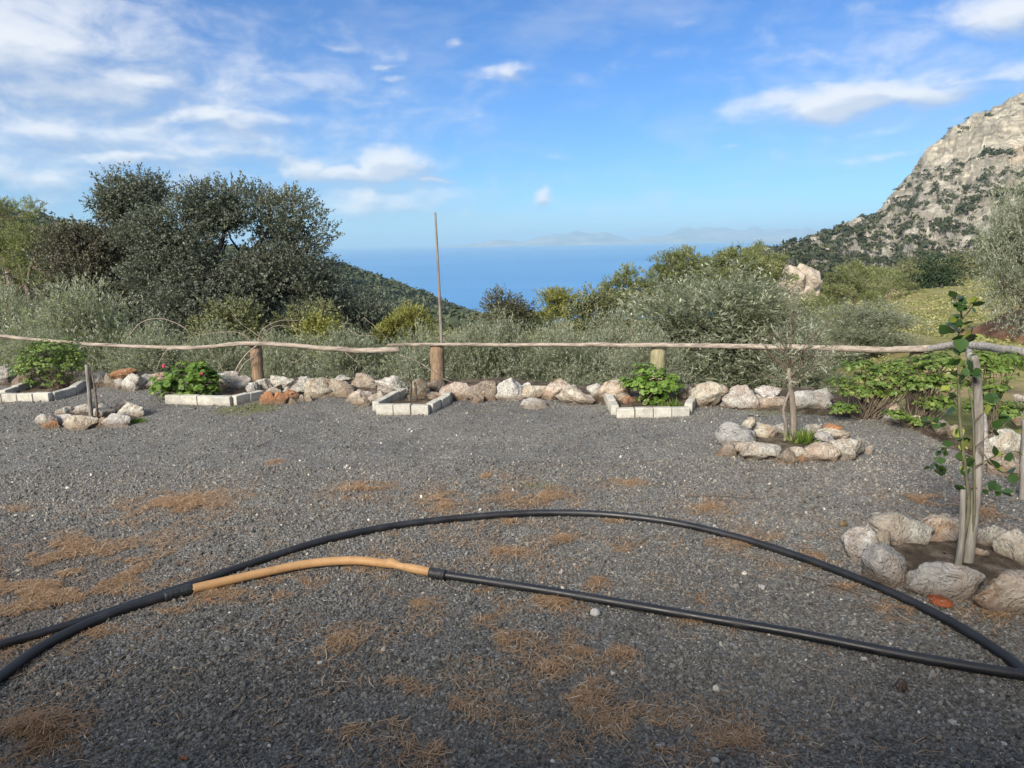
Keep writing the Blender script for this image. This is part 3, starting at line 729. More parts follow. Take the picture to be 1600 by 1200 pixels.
OLIVES = [  # px, top py, width px, depth, prototype, label
    (112, 428, 215, 12.5, 0, 'broad grey olive left of the biggest oak, above the rail end'),
    (1125, 432, 345, 12.5, 2, 'biggest olive, silver green, standing behind the wide right half of the rail'),
    (655, 516, 130, 10.6, 1, 'low olive directly behind the post with the tall pole'),
    (8, 445, 120, 13.5, 3, 'dark olive cut off by the left edge above the rail end'),
    (232, 512, 150, 10.8, 1, 'low olive behind the left rail next to the pink flowered plant'),
    (335, 520, 140, 10.9, 2, 'low olive behind the rail just left of the leftmost brown post'),
    (440, 512, 140, 10.8, 0, 'low silvery olive just right of the leftmost brown post'),
    (545, 514, 150, 10.5, 3, 'low olive midway between the two brown posts'),
    (770, 502, 170, 11.0, 2, 'low olive below the round bush by the sea'),
    (868, 500, 170, 10.8, 0, 'low olive below the yellowish pine sprig'),
    (955, 492, 150, 11.8, 1, 'middle sized olive adjoining the left side of the biggest olive'),
    (1250, 500, 130, 11.6, 3, 'olive between the biggest olive and the bare sapling'),
    (1355, 468, 180, 15.0, 0, 'rounded pale olive below the broad flat pine'),
    (1632, 262, 150, 15.0, 1, 'tall olive cut off by the right edge above the field'),
    (1010, 520, 150, 10.2, 3, 'low olive behind the post with the green pelargonium'),
    (720, 520, 120, 10.9, 3, 'low olive just right of the tall pole'),
    (60, 520, 120, 10.4, 2, 'low olive behind the shrub at the left edge')]
_first = {}
for (px, ty, wp, Yd, pi, lab) in OLIVES:
    top = atY(px, ty, Yd); z0 = H1(top.x, Yd)
    sz_ = (top.z - z0) / 2.62; sx_ = (wp * Yd / FPX) / 2.45
    if pi not in _first:
        _first[pi] = olive_proto(PROTO[pi][0], PROTO[pi][1], PROTO[pi][2] + (190 if pi in (2,) else 30), lab); o = _first[pi]
        o.location = (top.x, Yd, z0); o.scale = (sx_, sx_, sz_)
    else:
        dup(_first[pi], (top.x, Yd, z0), rng.uniform(0, 6.28), (sx_, sx_, sz_), lab)
rng = np.random.default_rng(99)

# bare grey bush by the pole
def twig_tree(mb, base, d, L, r, depth, spread=.5, kids=3):
    e = base + d * L
    pts = curve([base, base + d * L * .5 + rng.normal(0, .05, 3) * L, e], 5)
    mb.tube(pts, np.linspace(r, r * .55, 5), 4 if depth < 2 else 6)
    if depth == 0: return
    for k in range(kids):
        q = rng.uniform(.45, 1.0); s = pts[min(4, int(q * 4.99))]
        nd = unit(d + rng.normal(0, spread, 3) + np.array([0, 0, .1]))
        twig_tree(mb, s, nd, L * rng.uniform(.55, .8), r * .55, depth - 1, spread, kids)
p = atY(712, 520, 22); z0 = H1(p.x, p.y); t = thing('bare_bush', 'leafless pale grey bush right behind the tall pole', 'bush', (p.x, p.y, z0))
mb = MB()
for k in range(7):
    twig_tree(mb, np.zeros(3), unit(np.array([rng.normal(0, .45), rng.normal(0, .3), 1.0])), .95, .022, 4, .55, 3)
mb.build('branches', B_dead, t); hb = (atY(712, 484, 22).z - z0) / 2.6; t.scale = (hb, hb, hb)

# ------------------------------------------------------------------ wooded ridge, scrub and meadow: masses
def mass(name, label, P, size, mat, nq, flat=.8, leaf=.45, seed=1):
    r2 = np.random.default_rng(seed); n = len(P)
    d = unit(r2.normal(size=(n, nq, 3))); d[..., 2] = np.abs(d[..., 2]) * 1.1 - .25
    q = (1 - .4 * r2.random((n, nq, 1)) ** 2)
    lump = 1 + .3 * r2.normal(size=(n, nq, 1)) * .6
    c = P[:, None] + d * q * lump * size[:, None, None] * np.array([1, 1, flat])
    nn = unit(d + r2.normal(size=d.shape) * .45).reshape(-1, 3)
    dr = unit(np.cross(nn, r2.normal(size=nn.shape)))
    s = np.repeat(size, nq) * leaf * r2.uniform(.6, 1.3, n * nq)
    V, F = leaf_quads(c.reshape(-1, 3) - dr * s[:, None] * .5, dr, nn, s, s * .8, .1)
    rn = np.clip(np.repeat(r2.normal(.45, .16, n), nq) + r2.normal(0, .14, n * nq), 0, 1)
    o = obj(name, np_mesh(name, V, F, {'rnd': np.repeat(rn, 4)}), mat); kind(o, 'stuff', label); return o

def inview(x, y, lo=-.80, hi=.80): return (x / y > lo) & (x / y < hi)
n = 60000; x = rng.uniform(-330, 60, n); y = rng.uniform(90, 900, n)
z = H(x, y); ok = inview(x, y, -.85, .05) & (z > SEA_Z + 1)
x, y, z = x[ok], y[ok], z[ok]
# keep denser where it is near
keep = rng.random(len(x)) < np.clip(420 / y, .25, 1) ** 1.0 * .42
x, y, z = x[keep], y[keep], z[keep]
sz = rng.uniform(1.5, 3.6, len(x)) * (.75 + y / 900)
mass('forest', 'dark wooded ridge falling to the sea on the left', np.c_[x, y, z + sz * .45], sz, L_forest, 26, 1.0, .55, 5)

# maquis on the near valley floor, glimpsed between the trees
n = 9000; y = 16 + 90 * rng.random(n) ** 1.5; x = y * rng.uniform(-.85, .33, n); z = H(x, y)
keep = rng.random(n) < .5; x, y, z = x[keep], y[keep], z[keep]; sz = rng.uniform(.3, .75, len(x)) * (1 + y / 70)
mass('maquis', 'low evergreen scrub covering the valley floor', np.c_[x, y, z + sz * .3], sz, L_shrub, 34, .8, .26, 6)

# meadow plants on the field at the right
n = 26000; y = 11 + 110 * rng.random(n) ** 1.3; x = y * rng.uniform(.36, .95, n); z = H(x, y)
g_ = fbm(np.c_[x * .35, y * .35], 3, 77); keep = (g_ > .0) & (x > border(np.clip(x, BX[0], BX[-1])) * 0 + 4.6); x, y, z = x[keep], y[keep], z[keep]
sz = rng.uniform(.04, .11, len(x)) * (1 + y / 45)
mass('meadow', 'yellow green weeds covering the field', np.c_[x, y, z], sz, L_meadow, 12, .8, .55, 7)

# scrub dotted over the mountain face
fpts = Pm[:, 29:, :].reshape(-1, 3); vpar = np.broadcast_to(vv[29:], (NU, len(vv) - 29)).ravel(); upar = np.repeat(pxs, len(vv) - 29)
dens = fbm(fpts * .03, 3, 83) * .42 + .08 + .42 * vpar + .22 * np.clip((1430 - upar) / 250, -.6, 1.2)
pr = np.clip(dens - .02, .02, 1) ** 1.6
pr *= (upar < 1800); pr /= pr.sum()
ix = rng.choice(len(fpts), 4300, p=pr)
sz = rng.uniform(1.0, 3.2, len(ix)) * np.where(rng.random(len(ix)) < .12, 1.7, 1.0)
mass('mountain_scrub', 'dark shrubs dotted over the rocky mountain slope', fpts[ix] + np.array([0, 0, .3]), sz, L_scrub, 34, .75, .5, 8)
# trees along the foot of the mountain
n = 1000; y = rng.uniform(110, 240, n); x = y * rng.uniform(.36, .85, n); z = H(x, y); sz = rng.uniform(.8, 1.9, n) * (.6 + y / 200)
mass('foothill_scrub', 'mixed scrub at the foot of the mountain', np.c_[x, y, z + sz * .3], sz, L_shrub, 60, .85, .28, 9)

# ------------------------------------------------------------------ rocks
def mat_rock(name='limestone_rock', soiled=.75):
    m, t, out = new_mat(name)
    tc = t.n('ShaderNodeTexCoord'); oi = t.n('ShaderNodeObjectInfo')
    P = t.vm('MULTIPLY_ADD', oi.outputs['Location'], (3.1, 2.7, 1.9), tc.outputs['Object'])
    a = t.noise(P, 11, 7, .72, .5); b = t.noise(P, 40, 6, .75); c = t.noise(P, 6.5, 5, .65, .8)
    col = t.mix(1.0, oi.outputs['Color'], t.ramp(a, [(.30, .42), (.46, .95), (.70, 1.35)]), 'MULTIPLY')
    stain = t.m('MULTIPLY', t.ramp(c, [(.47, 0), (.60, 1)]), oi.outputs['Alpha'])
    col = t.mix(stain, col, t.mix(b, (.17, .085, .045), (.40, .26, .16)))
    col = t.mix(t.m('MULTIPLY', t.ramp(b, [(.30, 1), (.43, 0)]), .6), col, (.075, .068, .058))
    col = t.mix(t.m('MULTIPLY', t.ramp(t.noise(P, 17, 6, .78, .3), [(.56, 0), (.66, 1)]), .6), col, (.58, .565, .52))
    wz = t.n('ShaderNodeSeparateXYZ', i={'Vector': t.n('ShaderNodeNewGeometry').outputs['Position']}).outputs[2]
    dirt = t.n('ShaderNodeMapRange', i={0: t.m('MULTIPLY_ADD', a, -.12, wz), 1: -.035, 2: .02, 3: soiled, 4: 0.0}).outputs[0]
    dirt = t.m('MULTIPLY', dirt, t.m('GREATER_THAN', wz, -.4))
    col = t.mix(dirt, col, (.15, .11, .078))
    pit = t.ramp(t.voro(P, 38), [(.0, 0), (.4, 1)])
    crk = t.ramp(t.m('ABSOLUTE', t.m('SUBTRACT', t.noise(P, 7, 4, .6, 1.2), .5)), [(0, 0), (.035, 1)])
    h = t.m('ADD', t.m('ADD', b, t.m('MULTIPLY', pit, .45)), t.m('ADD', t.m('MULTIPLY', crk, .35), t.m('MULTIPLY', a, 1.4)))
    pbr(t, out, col, .92, t.bump(h, .9, .028), .15)
    return m
M_rock = mat_rock()
M_peb = mat_rock('loose_stone', 0.0)
M_crop, tq, oq = new_mat('cream_outcrop'); Pq = tq.n('ShaderNodeTexCoord').outputs['Object']; nq_ = tq.noise(Pq, 2.2, 7, .7, .5)
pbr(tq, oq, tq.ramp(nq_, [(.32, (.20, .165, .13)), (.5, (.40, .345, .28)), (.7, (.50, .44, .36))]), .95, tq.bump(nq_, .9, .25), .1)
TINT = {'white': (.50, .485, .445, .45), 'grey': (.37, .36, .335, .35), 'cream': (.47, .43, .36, .5), 'brown': (.29, .25, .205, .5), 'orange': (.38, .19, .10, .6),
        'pink': (.44, .375, .31, .7), 'dark': (.19, .16, .135, .5), 'blue': (.30, .30, .305, .2), 'smooth': (.32, .305, .285, .3)}

bm = bmesh.new(); bmesh.ops.create_icosphere(bm, subdivisions=4, radius=1.0)
ICO_V = np.array([v.co[:] for v in bm.verts]); ICO_F = np.array([[v.index for v in f.verts] for f in bm.faces]); bm.free()
bm = bmesh.new(); bmesh.ops.create_icosphere(bm, subdivisions=2, radius=1.0)
ICO2_V = np.array([v.co[:] for v in bm.verts]); ICO2_F = np.array([[v.index for v in f.verts] for f in bm.faces]); bm.free()

def rock_mesh(seed, dims, rough=1.0, cuts=13, hi=True):
    r2 = np.random.default_rng(seed)
    V = (ICO_V if hi else ICO2_V).copy(); F = ICO_F if hi else ICO2_F
    U = V.copy()
    for k in range(cuts):
        nrm = r2.normal(size=3); nrm /= np.linalg.norm(nrm); d = r2.uniform(.52, .84)
        s = V @ nrm - d; V = np.where(s[:, None] > 0, V - nrm * s[:, None] * .97, V)
    off = r2.uniform(-50, 50, 3)
    sites = unit(r2.normal(size=(16, 3))); cr = r2.normal(0, .085, 16)          # knobbly blocks with creases between
    D = np.sort(np.linalg.norm(U[:, None] - sites[None] + .12 * fbm(U * 3 + off, 2, 3)[:, None, None], axis=2), axis=1)
    near = np.argmin(np.linalg.norm(U[:, None] - sites[None] + .12 * fbm(U * 3 + off, 2, 3)[:, None, None], axis=2), axis=1)
    crease = np.clip(1 - (D[:, 1] - D[:, 0]) / .11, 0, 1)
    n1 = fbm(V * 1.7 + off, 3, seed % 97); n2 = fbm(V * 4.5 + off, 3, seed % 89); n4 = fbm(V * 11 + off, 2, seed % 71)
    pits = np.clip(fbm(V * 7 + off, 2, seed % 79) - .2, 0, 1) if hi else 0
    rad = 1 + rough * (.14 * n1 + .10 * n2 + .045 * n4 + cr[near] * (1 - crease) - .07 * crease - .30 * pits)
    V = V * np.asarray(rad)[:, None]
    lo, hi_ = V.min(0), V.max(0); V = (V - (lo + hi_) / 2) / ((hi_ - lo) / 2)
    return np_mesh('rock', V * np.asarray(dims), F, smooth=True)

_rk = [100]
def rock(px, py, wd, ht, tint, label, group, gy=None, dp=.8, rough=1.0, cuts=13, tilt=.12, rz=None, name='rock'):
    """px, py centre in the photograph, wd, ht its size; gy = row of the ground it stands over when it lies on other stones"""
    _rk[0] += 1
    g0 = gnd(px, (gy if gy else py + ht * .46))
    hw = wd / 2 * g0.y / FPX * 1.02; hd = hw * dp
    Yc = g0.y + hd * .75
    c = atY(px, py, Yc)
    hh = ht / 2 * Yc / FPX * 1.04
    hh = max(hh, .02)
    if gy is None:                      # bed it in the ground
        topz = c.z + hh; bot = -.06; hh = (topz - bot) / 2; c.z = (topz + bot) / 2
    o = obj(name, rock_mesh(_rk[0] * 7 + 1, (hw * 1.22, hd * 1.15, hh * 1.14), rough, cuts), M_rock)
    o.location = c; o.rotation_euler = (random.uniform(-tilt, tilt), random.uniform(-tilt, tilt), random.uniform(-.25, .25) if rz is None else rz)
    tn = TINT[tint]; j = random.uniform(.9, 1.1)
    o.color = (tn[0] * j, tn[1] * j, tn[2] * j * random.uniform(.95, 1.03), tn[3])
    return tag(o, label, 'rock', group)

GR = 'stones in the row along the fence'
ROW = [
 (6, 588, 40, 28, 'grey', 'grey boulder cut off by the left edge in the stone row'),
 (35, 596, 30, 20, 'dark', 'dark stone in the row behind the shrub at the left edge'),
 (130, 595, 26, 22, 'grey', 'grey stone in the row right of the shrub at the left edge'),
 (156, 592, 19, 24, 'white', 'upright whitish stone in the row right of the left shrub'),
 (173, 595, 17, 22, 'brown', 'brown stone tucked beside the upright whitish stone'),
 (188, 600, 17, 16, 'grey', 'small grey stone carrying the orange slab'),
 (193, 584, 34, 14, 'orange', 'orange red slab lying on top of the stone row', 606),
 (210, 598, 30, 27, 'white', 'white craggy stone right of the orange slab'),
 (232, 597, 23, 23, 'grey', 'grey pitted stone left of the pink flowered plant'),
 (251, 588, 22, 13, 'pink', 'orange brown stone on the row left of the pink flowered plant', 606),
 (251, 602, 22, 13, 'white', 'flat pale stone under the orange brown one'),
 (346, 594, 32, 22, 'grey', 'grey stone just right of the pink flowered plant'),
 (362, 590, 24, 18, 'white', 'pale stone on the row behind the vine stem', 612),
 (377, 600, 28, 26, 'grey', 'rounded grey stone beside the leftmost brown post'),
 (395, 609, 18, 22, 'grey', 'narrow grey stone in front of the leftmost brown post'),
 (414, 604, 26, 24, 'white', 'white stone right of the leftmost brown post'),
 (436, 596, 26, 19, 'white', 'white pitted stone on top of the row right of the leftmost post', 618),
 (430, 611, 26, 13, 'white', 'low white stone under the white pitted one'),
 (453, 600, 22, 17, 'grey', 'small grey stone between two bigger ones in the row', 620),
 (465, 607, 38, 26, 'grey', 'grey rounded rock behind the three orange stones'),
 (477, 595, 22, 14, 'grey', 'grey stone at the back of the row behind the rounded rock', 616),
 (418, 623, 23, 20, 'orange', 'deep orange stone at the planter corner, leftmost of three'),
 (435, 623, 27, 19, 'orange', 'orange stone with a pointed top, middle of three'),
 (455, 617, 24, 15, 'orange', 'orange stone, rightmost of three, leaning on the row'),
 (456, 628, 17, 11, 'brown', 'little brown stone at the foot of the orange stones'),
 (472, 622, 13, 10, 'grey', 'little grey stone right of the orange stones'),
 (483, 622, 15, 10, 'cream', 'little pale stone left of the big cream rock'),
 (504, 606, 52, 34, 'cream', 'big cream rock with a sloping face in the stone row'),
 (535, 609, 34, 26, 'brown', 'brown grey pitted rock right of the big cream rock'),
 (536, 592, 26, 13, 'grey', 'grey flat stone behind the big cream rock', 614),
 (570, 599, 38, 30, 'brown', 'tall dark brown pitted rock midway between the brown posts'),
 (561, 619, 38, 19, 'cream', 'pale split stone in front of the tall brown rock'),
 (566, 629, 28, 12, 'cream', 'small cream stone under the pale split stone'),
 (588, 621, 25, 21, 'white', 'pale wedge shaped stone left of the empty planter'),
 (612, 605, 46, 32, 'white', 'big whitish craggy rock behind the twiggy planter'),
 (656, 609, 27, 28, 'brown', 'brown rock left of the post with the tall pole'),
 (671, 607, 18, 16, 'brown', 'small brown stone at the foot of the post with the pole'),
 (683, 605, 22, 22, 'brown', 'brown stone hugging the right foot of the pole'),
 (674, 619, 34, 12, 'pink', 'low reddish stone inside the back of the twiggy planter'),
 (712, 611, 44, 30, 'pink', 'reddish brown earthy rock right of the pole'),
 (752, 612, 46, 32, 'brown', 'brown grey knobbly rock left of the white boulder'),
 (745, 624, 21, 12, 'brown', 'little brown stone at the foot of the knobbly rock'),
 (796, 609, 48, 37, 'white', 'smooth white boulder with brown base in the middle of the row'),
 (823, 603, 13, 10, 'white', 'tiny white stone right of the smooth white boulder', 614),
 (834, 614, 42, 22, 'cream', 'low cream stone right of the smooth white boulder'),
 (866, 611, 48, 32, 'pink', 'pinkish layered rock behind the white slab'),
 (901, 619, 56, 28, 'cream', 'broad cream rock with a flat top in the stone row'),
 (931, 612, 24, 24, 'white', 'pale narrow stone right of the broad cream rock'),
 (962, 613, 46, 34, 'pink', 'red streaked cream rock left of the green pelargonium'),
 (985, 626, 26, 14, 'orange', 'orange stone inside the curved planter'),
 (1071, 615, 32, 28, 'dark', 'dark brown stone right of the green pelargonium'),
 (1109, 619, 47, 41, 'cream', 'tall cream boulder with a vertical crack'),
 (1156, 623, 50, 37, 'white', 'wide pale grey boulder right of the cracked boulder'),
 (1205, 629, 50, 22, 'pink', 'pinkish low rock with a pale stone on top'),
 (1200, 613, 36, 17, 'white', 'pale stone resting on the pinkish low rock', 636),
 (1265, 625, 54, 37, 'white', 'whitish boulder at the right end of the row, behind the sapling'),
 (1395, 637, 18, 14, 'pink', 'small pinkish stone among the big bush stems', 655),
 (1392, 655, 24, 16, 'white', 'white stone under the big bush'),
 (1428, 660, 28, 22, 'cream', 'cream stone at the right foot of the big bush'),
 (1470, 664, 26, 14, 'grey', 'grey stone under the right side of the big bush'),
 (1494, 672, 22, 15, 'pink', 'reddish stone left of the leaning stake'),
]
for r_ in ROW:
    rock(r_[0], r_[1], r_[2], r_[3], r_[4], r_[5], GR, gy=r_[6] if len(r_) > 6 else None)
rock(834, 632, 38, 14, 'white', 'flat white slab lying on the gravel before the stone row', None, rough=.6)
GL = 'stones of the left ring'
for r_ in [(75, 657, 30, 23, 'grey', 'grey stone at the left end of the left ring'), (83, 664, 22, 12, 'orange', 'orange stone at the left front of the left ring'),
           (100, 644, 28, 15, 'white', 'pale stone at the back left of the left ring'), (103, 656, 26, 15, 'white', 'white stone at the front left of the left ring'),
           (126, 661, 46, 23, 'cream', 'large brownish front stone of the left ring'), (128, 641, 30, 16, 'white', 'pale stone behind the two thin stems'),
           (158, 644, 36, 24, 'grey', 'large pale stone at the back of the left ring'), (182, 642, 28, 18, 'dark', 'dark brown stone at the back of the left ring'),
           (207, 642, 38, 22, 'white', 'white stone at the right back of the left ring'), (183, 659, 38, 19, 'white', 'white stone at the right front of the left ring'),
           (155, 661, 24, 15, 'brown', 'brown stone at the front of the left ring, right of the stems')]:
    rock(*r_[:5], r_[5], GL)
GM = 'stones of the ring round the bare sapling'
for r_ in [(1150, 680, 54, 44, 'blue', 'blue grey white capped rock, biggest at the left of the sapling ring'), (1171, 661, 19, 16, 'cream', 'small round cream stone on top of the sapling ring', 690),
           (1194, 676, 36, 28, 'cream', 'cream rock at the back left of the sapling ring'), (1218, 672, 24, 20, 'white', 'whitish rock behind the sapling trunk'),
           (1268, 673, 26, 18, 'grey', 'grey stone at the back right of the sapling ring'), (1135, 703, 30, 23, 'brown', 'brown grey stone at the left front of the sapling ring'),
           (1158, 696, 22, 11, 'pink', 'little pinkish stone at the left of the sapling ring', 706), (1187, 706, 68, 31, 'white', 'long white rock at the front left of the sapling ring'),
           (1227, 715, 30, 23, 'brown', 'brownish stone at the very front of the sapling ring'), (1245, 706, 22, 17, 'white', 'small white stone right of the brownish front stone', 720),
           (1252, 717, 17, 13, 'orange', 'small orange stone at the front of the sapling ring'), (1279, 708, 54, 32, 'pink', 'orange pink rock at the front right of the sapling ring'),
           (1317, 702, 64, 40, 'white', 'large pale rock at the right end of the sapling ring'), (1304, 678, 42, 16, 'cream', 'cream slab on the right of the sapling ring', 700),
           (1300, 668, 28, 12, 'orange', 'red orange stone on top of the sapling ring', 692), (1288, 682, 26, 14, 'grey', 'grey stone inside the right of the sapling ring', 702),
           (1356, 704, 18, 13, 'white', 'small white stone lying just right of the sapling ring')]:
    rock(*r_[:5], r_[5], GM, gy=r_[6] if len(r_) > 6 else None)
GN_ = 'stones of the near ring'
rock(1402, 829, 84, 62, 'grey', 'large lumpy grey rock at the back left of the near ring', GN_, rough=1.0)
rock(1345, 850, 46, 58, 'white', 'white deeply pitted rock at the left of the near ring', GN_, rough=1.5, dp=1.1)
rock(1376, 846, 34, 30, 'brown', 'brown wedge stone between the pitted and the triangular rock', GN_, gy=876, rough=.6)
rock(1386, 886, 62, 66, 'smooth', 'smooth grey triangular rock beside the black pipe', GN_, rough=.55, cuts=9, dp=.7)
rock(1471, 906, 110, 60, 'grey', 'long banded grey rock at the front of the near ring', GN_, rough=.6, dp=.5, rz=-.25, tilt=.05)
rock(1464, 829, 74, 48, 'pink', 'brown and orange rock at the back of the near ring', GN_)
rock(1551, 840, 56, 42, 'grey', 'grey rock at the back right of the near ring', GN_)
rock(1592, 858, 54, 54, 'cream', 'cream rounded rock of the near ring cut by the right edge', GN_, rough=.6)
rock(1582, 926, 112, 76, 'pink', 'big brown and cream rock at the front right of the near ring', GN_, dp=.6)
rock(1531, 866, 24, 20, 'pink', 'small orange brown stone behind the sapling stem in the near ring', GN_)
GE = 'stones at the right edge'
rock(1562, 694, 66, 44, 'white', 'large whitish rock at the right edge behind the leaning stake', GE)
rock(1548, 722, 40, 26, 'cream', 'cream stone below the large whitish rock at the right edge', GE)
rock(1572, 728, 44, 36, 'pink', 'brownish cream stone in the pile at the right edge', GE)
rock(1598, 738, 34, 32, 'brown', 'brown stone cut by the right edge', GE)
for q, (a_, b_, c_, d_, tt_, lb) in enumerate([(1592, 650, 30, 16, 'pink', 'pinkish stone on the bare earth behind the fence corner'), (1575, 636, 20, 10, 'white', 'white stone on the bare earth behind the fence corner'), (1600, 625, 26, 12, 'white', 'pale stone cut by the right edge below the red bank')]):
    rock(a_, b_, c_, d_, tt_, lb, GE)

# pale outcrop on the slope behind the biggest olive
c = atY(1246, 432, 42); hz0 = H1(c.x, 42.0); ct = thing('rock_outcrop', 'cream rock outcrop between the biggest olive and the broad flat pine', 'rock outcrop', (c.x, 42.0, hz0))
for q, (px, py, rw, rh) in enumerate([(1240, 440, 22, 24), (1262, 434, 22, 20), (1252, 456, 30, 20), (1276, 450, 16, 18)]):
    p = atY(px, py, 42.0); kk = 42.0 / FPX; hh = rh * kk
    o = obj('boulder', rock_mesh(900 + q * 31, (rw * kk * 1.1, rw * kk, hh * 1.1), .55, 22), M_crop, ct); o.location = (p.x - c.x, q * .3, p.z - hz0)
mb = MB(); mb.add(ICO2_V * np.array([2.2, 1.6, max(.5, atY(1246, 476, 42).z - hz0)]), np.c_[ICO2_F, ICO2_F[:, 2]]); mb.build('base', M_crop, ct)

# small loose stones
def pebble(px, py, wd, col, label, flat=.7, name='pebble', stain=.1):
    _rk[0] += 1
    g0 = gnd(px, py); hw = wd / 2 * g0.y / FPX
    o = obj(name, rock_mesh(_rk[0] * 5, (hw, hw * .8, hw * flat), .5, 9, False), M_peb, loc=(g0.x, g0.y, hw * flat * .8))
    o.color = (*col, stain); o.rotation_euler = (0, 0, random.uniform(0, 6))
    return tag(o, label, 'stone', 'loose stones on the gravel')
WHT = (.62, .61, .58)
pebble(930, 961, 19, WHT, 'white angular pebble below the black pipe in the middle'); pebble(1407, 1076, 24, (.12, .085, .07), 'dark brown stone below the pipe junction on the right')
pebble(1146, 1181, 18, (.20, .15, .12), 'brown stone at the bottom edge right of the middle'); pebble(1118, 1192, 15, WHT, 'white pebble at the bottom edge left of the brown stone')
pebble(1029, 1169, 12, WHT, 'round white pebble near the bottom edge right of the needle heap'); pebble(327, 939, 13, (.36, .13, .06), 'small red tile chip below the left tape joint', .4)
pebble(288, 1186, 16, (.34, .14, .07), 'red tile chip at the bottom left', .4); pebble(500, 1038, 10, WHT, 'white chip left of centre below the tan hose')
pebble(1350, 1032, 11, WHT, 'white chip above the lower pipe at right'); pebble(1533, 1082, 10, WHT, 'white chip near the right edge below the pipe')
pebble(1318, 822, 16, (.24, .17, .10), 'brown pebble left of the near ring'); pebble(1190, 920, 13, (.45, .44, .42), 'grey white pebble between the two pipes')
pebble(957, 1054, 11, WHT, 'white chip beneath the needle tuft at centre'); pebble(1468, 943, 46, (.40, .11, .045), 'orange red tile shard beside the black pipe near the ring', .22, 'tile_shard', .2)
pebble(1490, 1130, 22, (.6, .58, .5), 'pale sliver of stone near the bottom right', .2)

# ------------------------------------------------------------------ kerb block planters
def mat_concrete():
    m, t, out = new_mat('pale_concrete'); P = t.n('ShaderNodeTexCoord').outputs['Object']
    rn = t.n('ShaderNodeObjectInfo').outputs['Random']
    P = t.vm('ADD', P, t.n('ShaderNodeCombineXYZ', i={0: t.m('MULTIPLY', rn, 37.0)}).outputs[0])
    col = t.ramp(t.noise(P, 14, 6, .7), [(.3, (.27, .26, .23)), (.5, (.42, .41, .37)), (.72, (.54, .525, .485))])
    col = t.mix(1.0, col, t.ramp(rn, [(0, (.82, .82, .82)), (1, (1.06, 1.05, 1.02))]), 'MULTIPLY')
    zc = t.n('ShaderNodeSeparateXYZ', i={'Vector': t.n('ShaderNodeTexCoord').outputs['Object']}).outputs[2]
    splash = t.n('ShaderNodeMapRange', i={0: t.m('MULTIPLY_ADD', t.noise(P, 25, 5, .7), .09, zc), 1: .05, 2: .105, 3: .75, 4: 0.0}).outputs[0]
    col = t.mix(splash, col, (.17, .145, .11))
    pbr(t, out, col, .9, t.bump(t.noise(P, 70, 5, .75), .7, .008), .2); return m
M_conc = mat_concrete()
def block_mesh(L, Dp, Hh):
    bm = bmesh.new(); bmesh.ops.create_cube(bm, size=1.0)
    for v in bm.verts: v.co = Vector((v.co.x * L, v.co.y * Dp, (v.co.z + .5) * Hh))
    bmesh.ops.bevel(bm, geom=bm.edges[:], offset=.007, segments=2, affect='EDGES', profile=.5)
    me = bpy.data.meshes.new('kerb_block'); bm.to_mesh(me); bm.free()
    me.polygons.foreach_set('use_smooth', np.zeros(len(me.polygons), bool)); return me
BLOCK = block_mesh(.186, .075, .12); BLOCK.materials.append(M_conc)
def planter(label, paths, soil_px, soil_r):
    c = gnd(*soil_px); t = thing('kerb_planter', label, 'planter', (c.x, c.y, 0), 0, 'kerb block planters')
    for path in paths:
        pts = [gnd(*p) for p in path]
        for a_, b_ in zip(pts[:-1], pts[1:]):
            D = b_ - a_; L = D.length; n = max(1, round(L / .192)); stp = L / n
            for k in range(n):
                p = a_ + D * ((k + .5) / n)
                o = obj('kerb_block', BLOCK, None, t); o.location = (p.x - c.x + random.uniform(-.004, .004), p.y + .0375 - c.y + random.uniform(-.006, .006), -.025 + random.uniform(-.006, .006))
                o.scale = ((stp - .005) / .186, 1, 1); o.rotation_euler = (random.uniform(-.03, .03), random.uniform(-.02, .02), math.atan2(D.y, D.x) + random.uniform(-.03, .03))
    u = np.linspace(0, 2 * np.pi, 28, endpoint=False); rr = np.linspace(0.02, 1, 8)
    U, Q = np.meshgrid(u, rr, indexing='ij')
    x = np.cos(U) * Q * soil_r[0]; y = np.sin(U) * Q * soil_r[1]
    z = .05 * (1 - Q ** 3) - .02 + .02 * fbm(np.c_[x.ravel() * 9 + c.x, y.ravel() * 9], 3, 3).reshape(x.shape)
    Vv = np.c_[x.ravel(), y.ravel(), z.ravel()]; i = np.arange(28)[:, None]; i2 = (i + 1) % 28; j = np.arange(7)[None]
    F = np.stack([i * 8 + j, i * 8 + j + 1, i2 * 8 + j + 1, i2 * 8 + j], -1).reshape(-1, 4)
    obj('soil', np_mesh('soil', Vv, F, smooth=True), M_soil, t)
    return t
planter('pale kerb block planter at the left edge round the dark shrub', [[(-45, 628), (76, 628)], [(78, 627), (112, 617), (133, 603)], [(2, 623), (40, 610)]], (60, 612), (.55, .35))
planter('pale kerb block planter below the pink flowered plant', [[(259, 631), (362, 634)], [(364, 634), (408, 623)]], (330, 620), (.5, .28))
planter('pale kerb block planter round the twiggy sapling in the middle', [[(586, 644), (630, 620)], [(588, 648), (670, 648)], [(671, 646), (698, 631), (712, 614)]], (645, 632), (.42, .3))
planter('pale kerb block planter curving round the bright green pelargonium', [[(950, 626), (962, 650)], [(964, 654), (1078, 652)], [(1077, 648), (1086, 630)]], (1018, 636), (.42, .28))

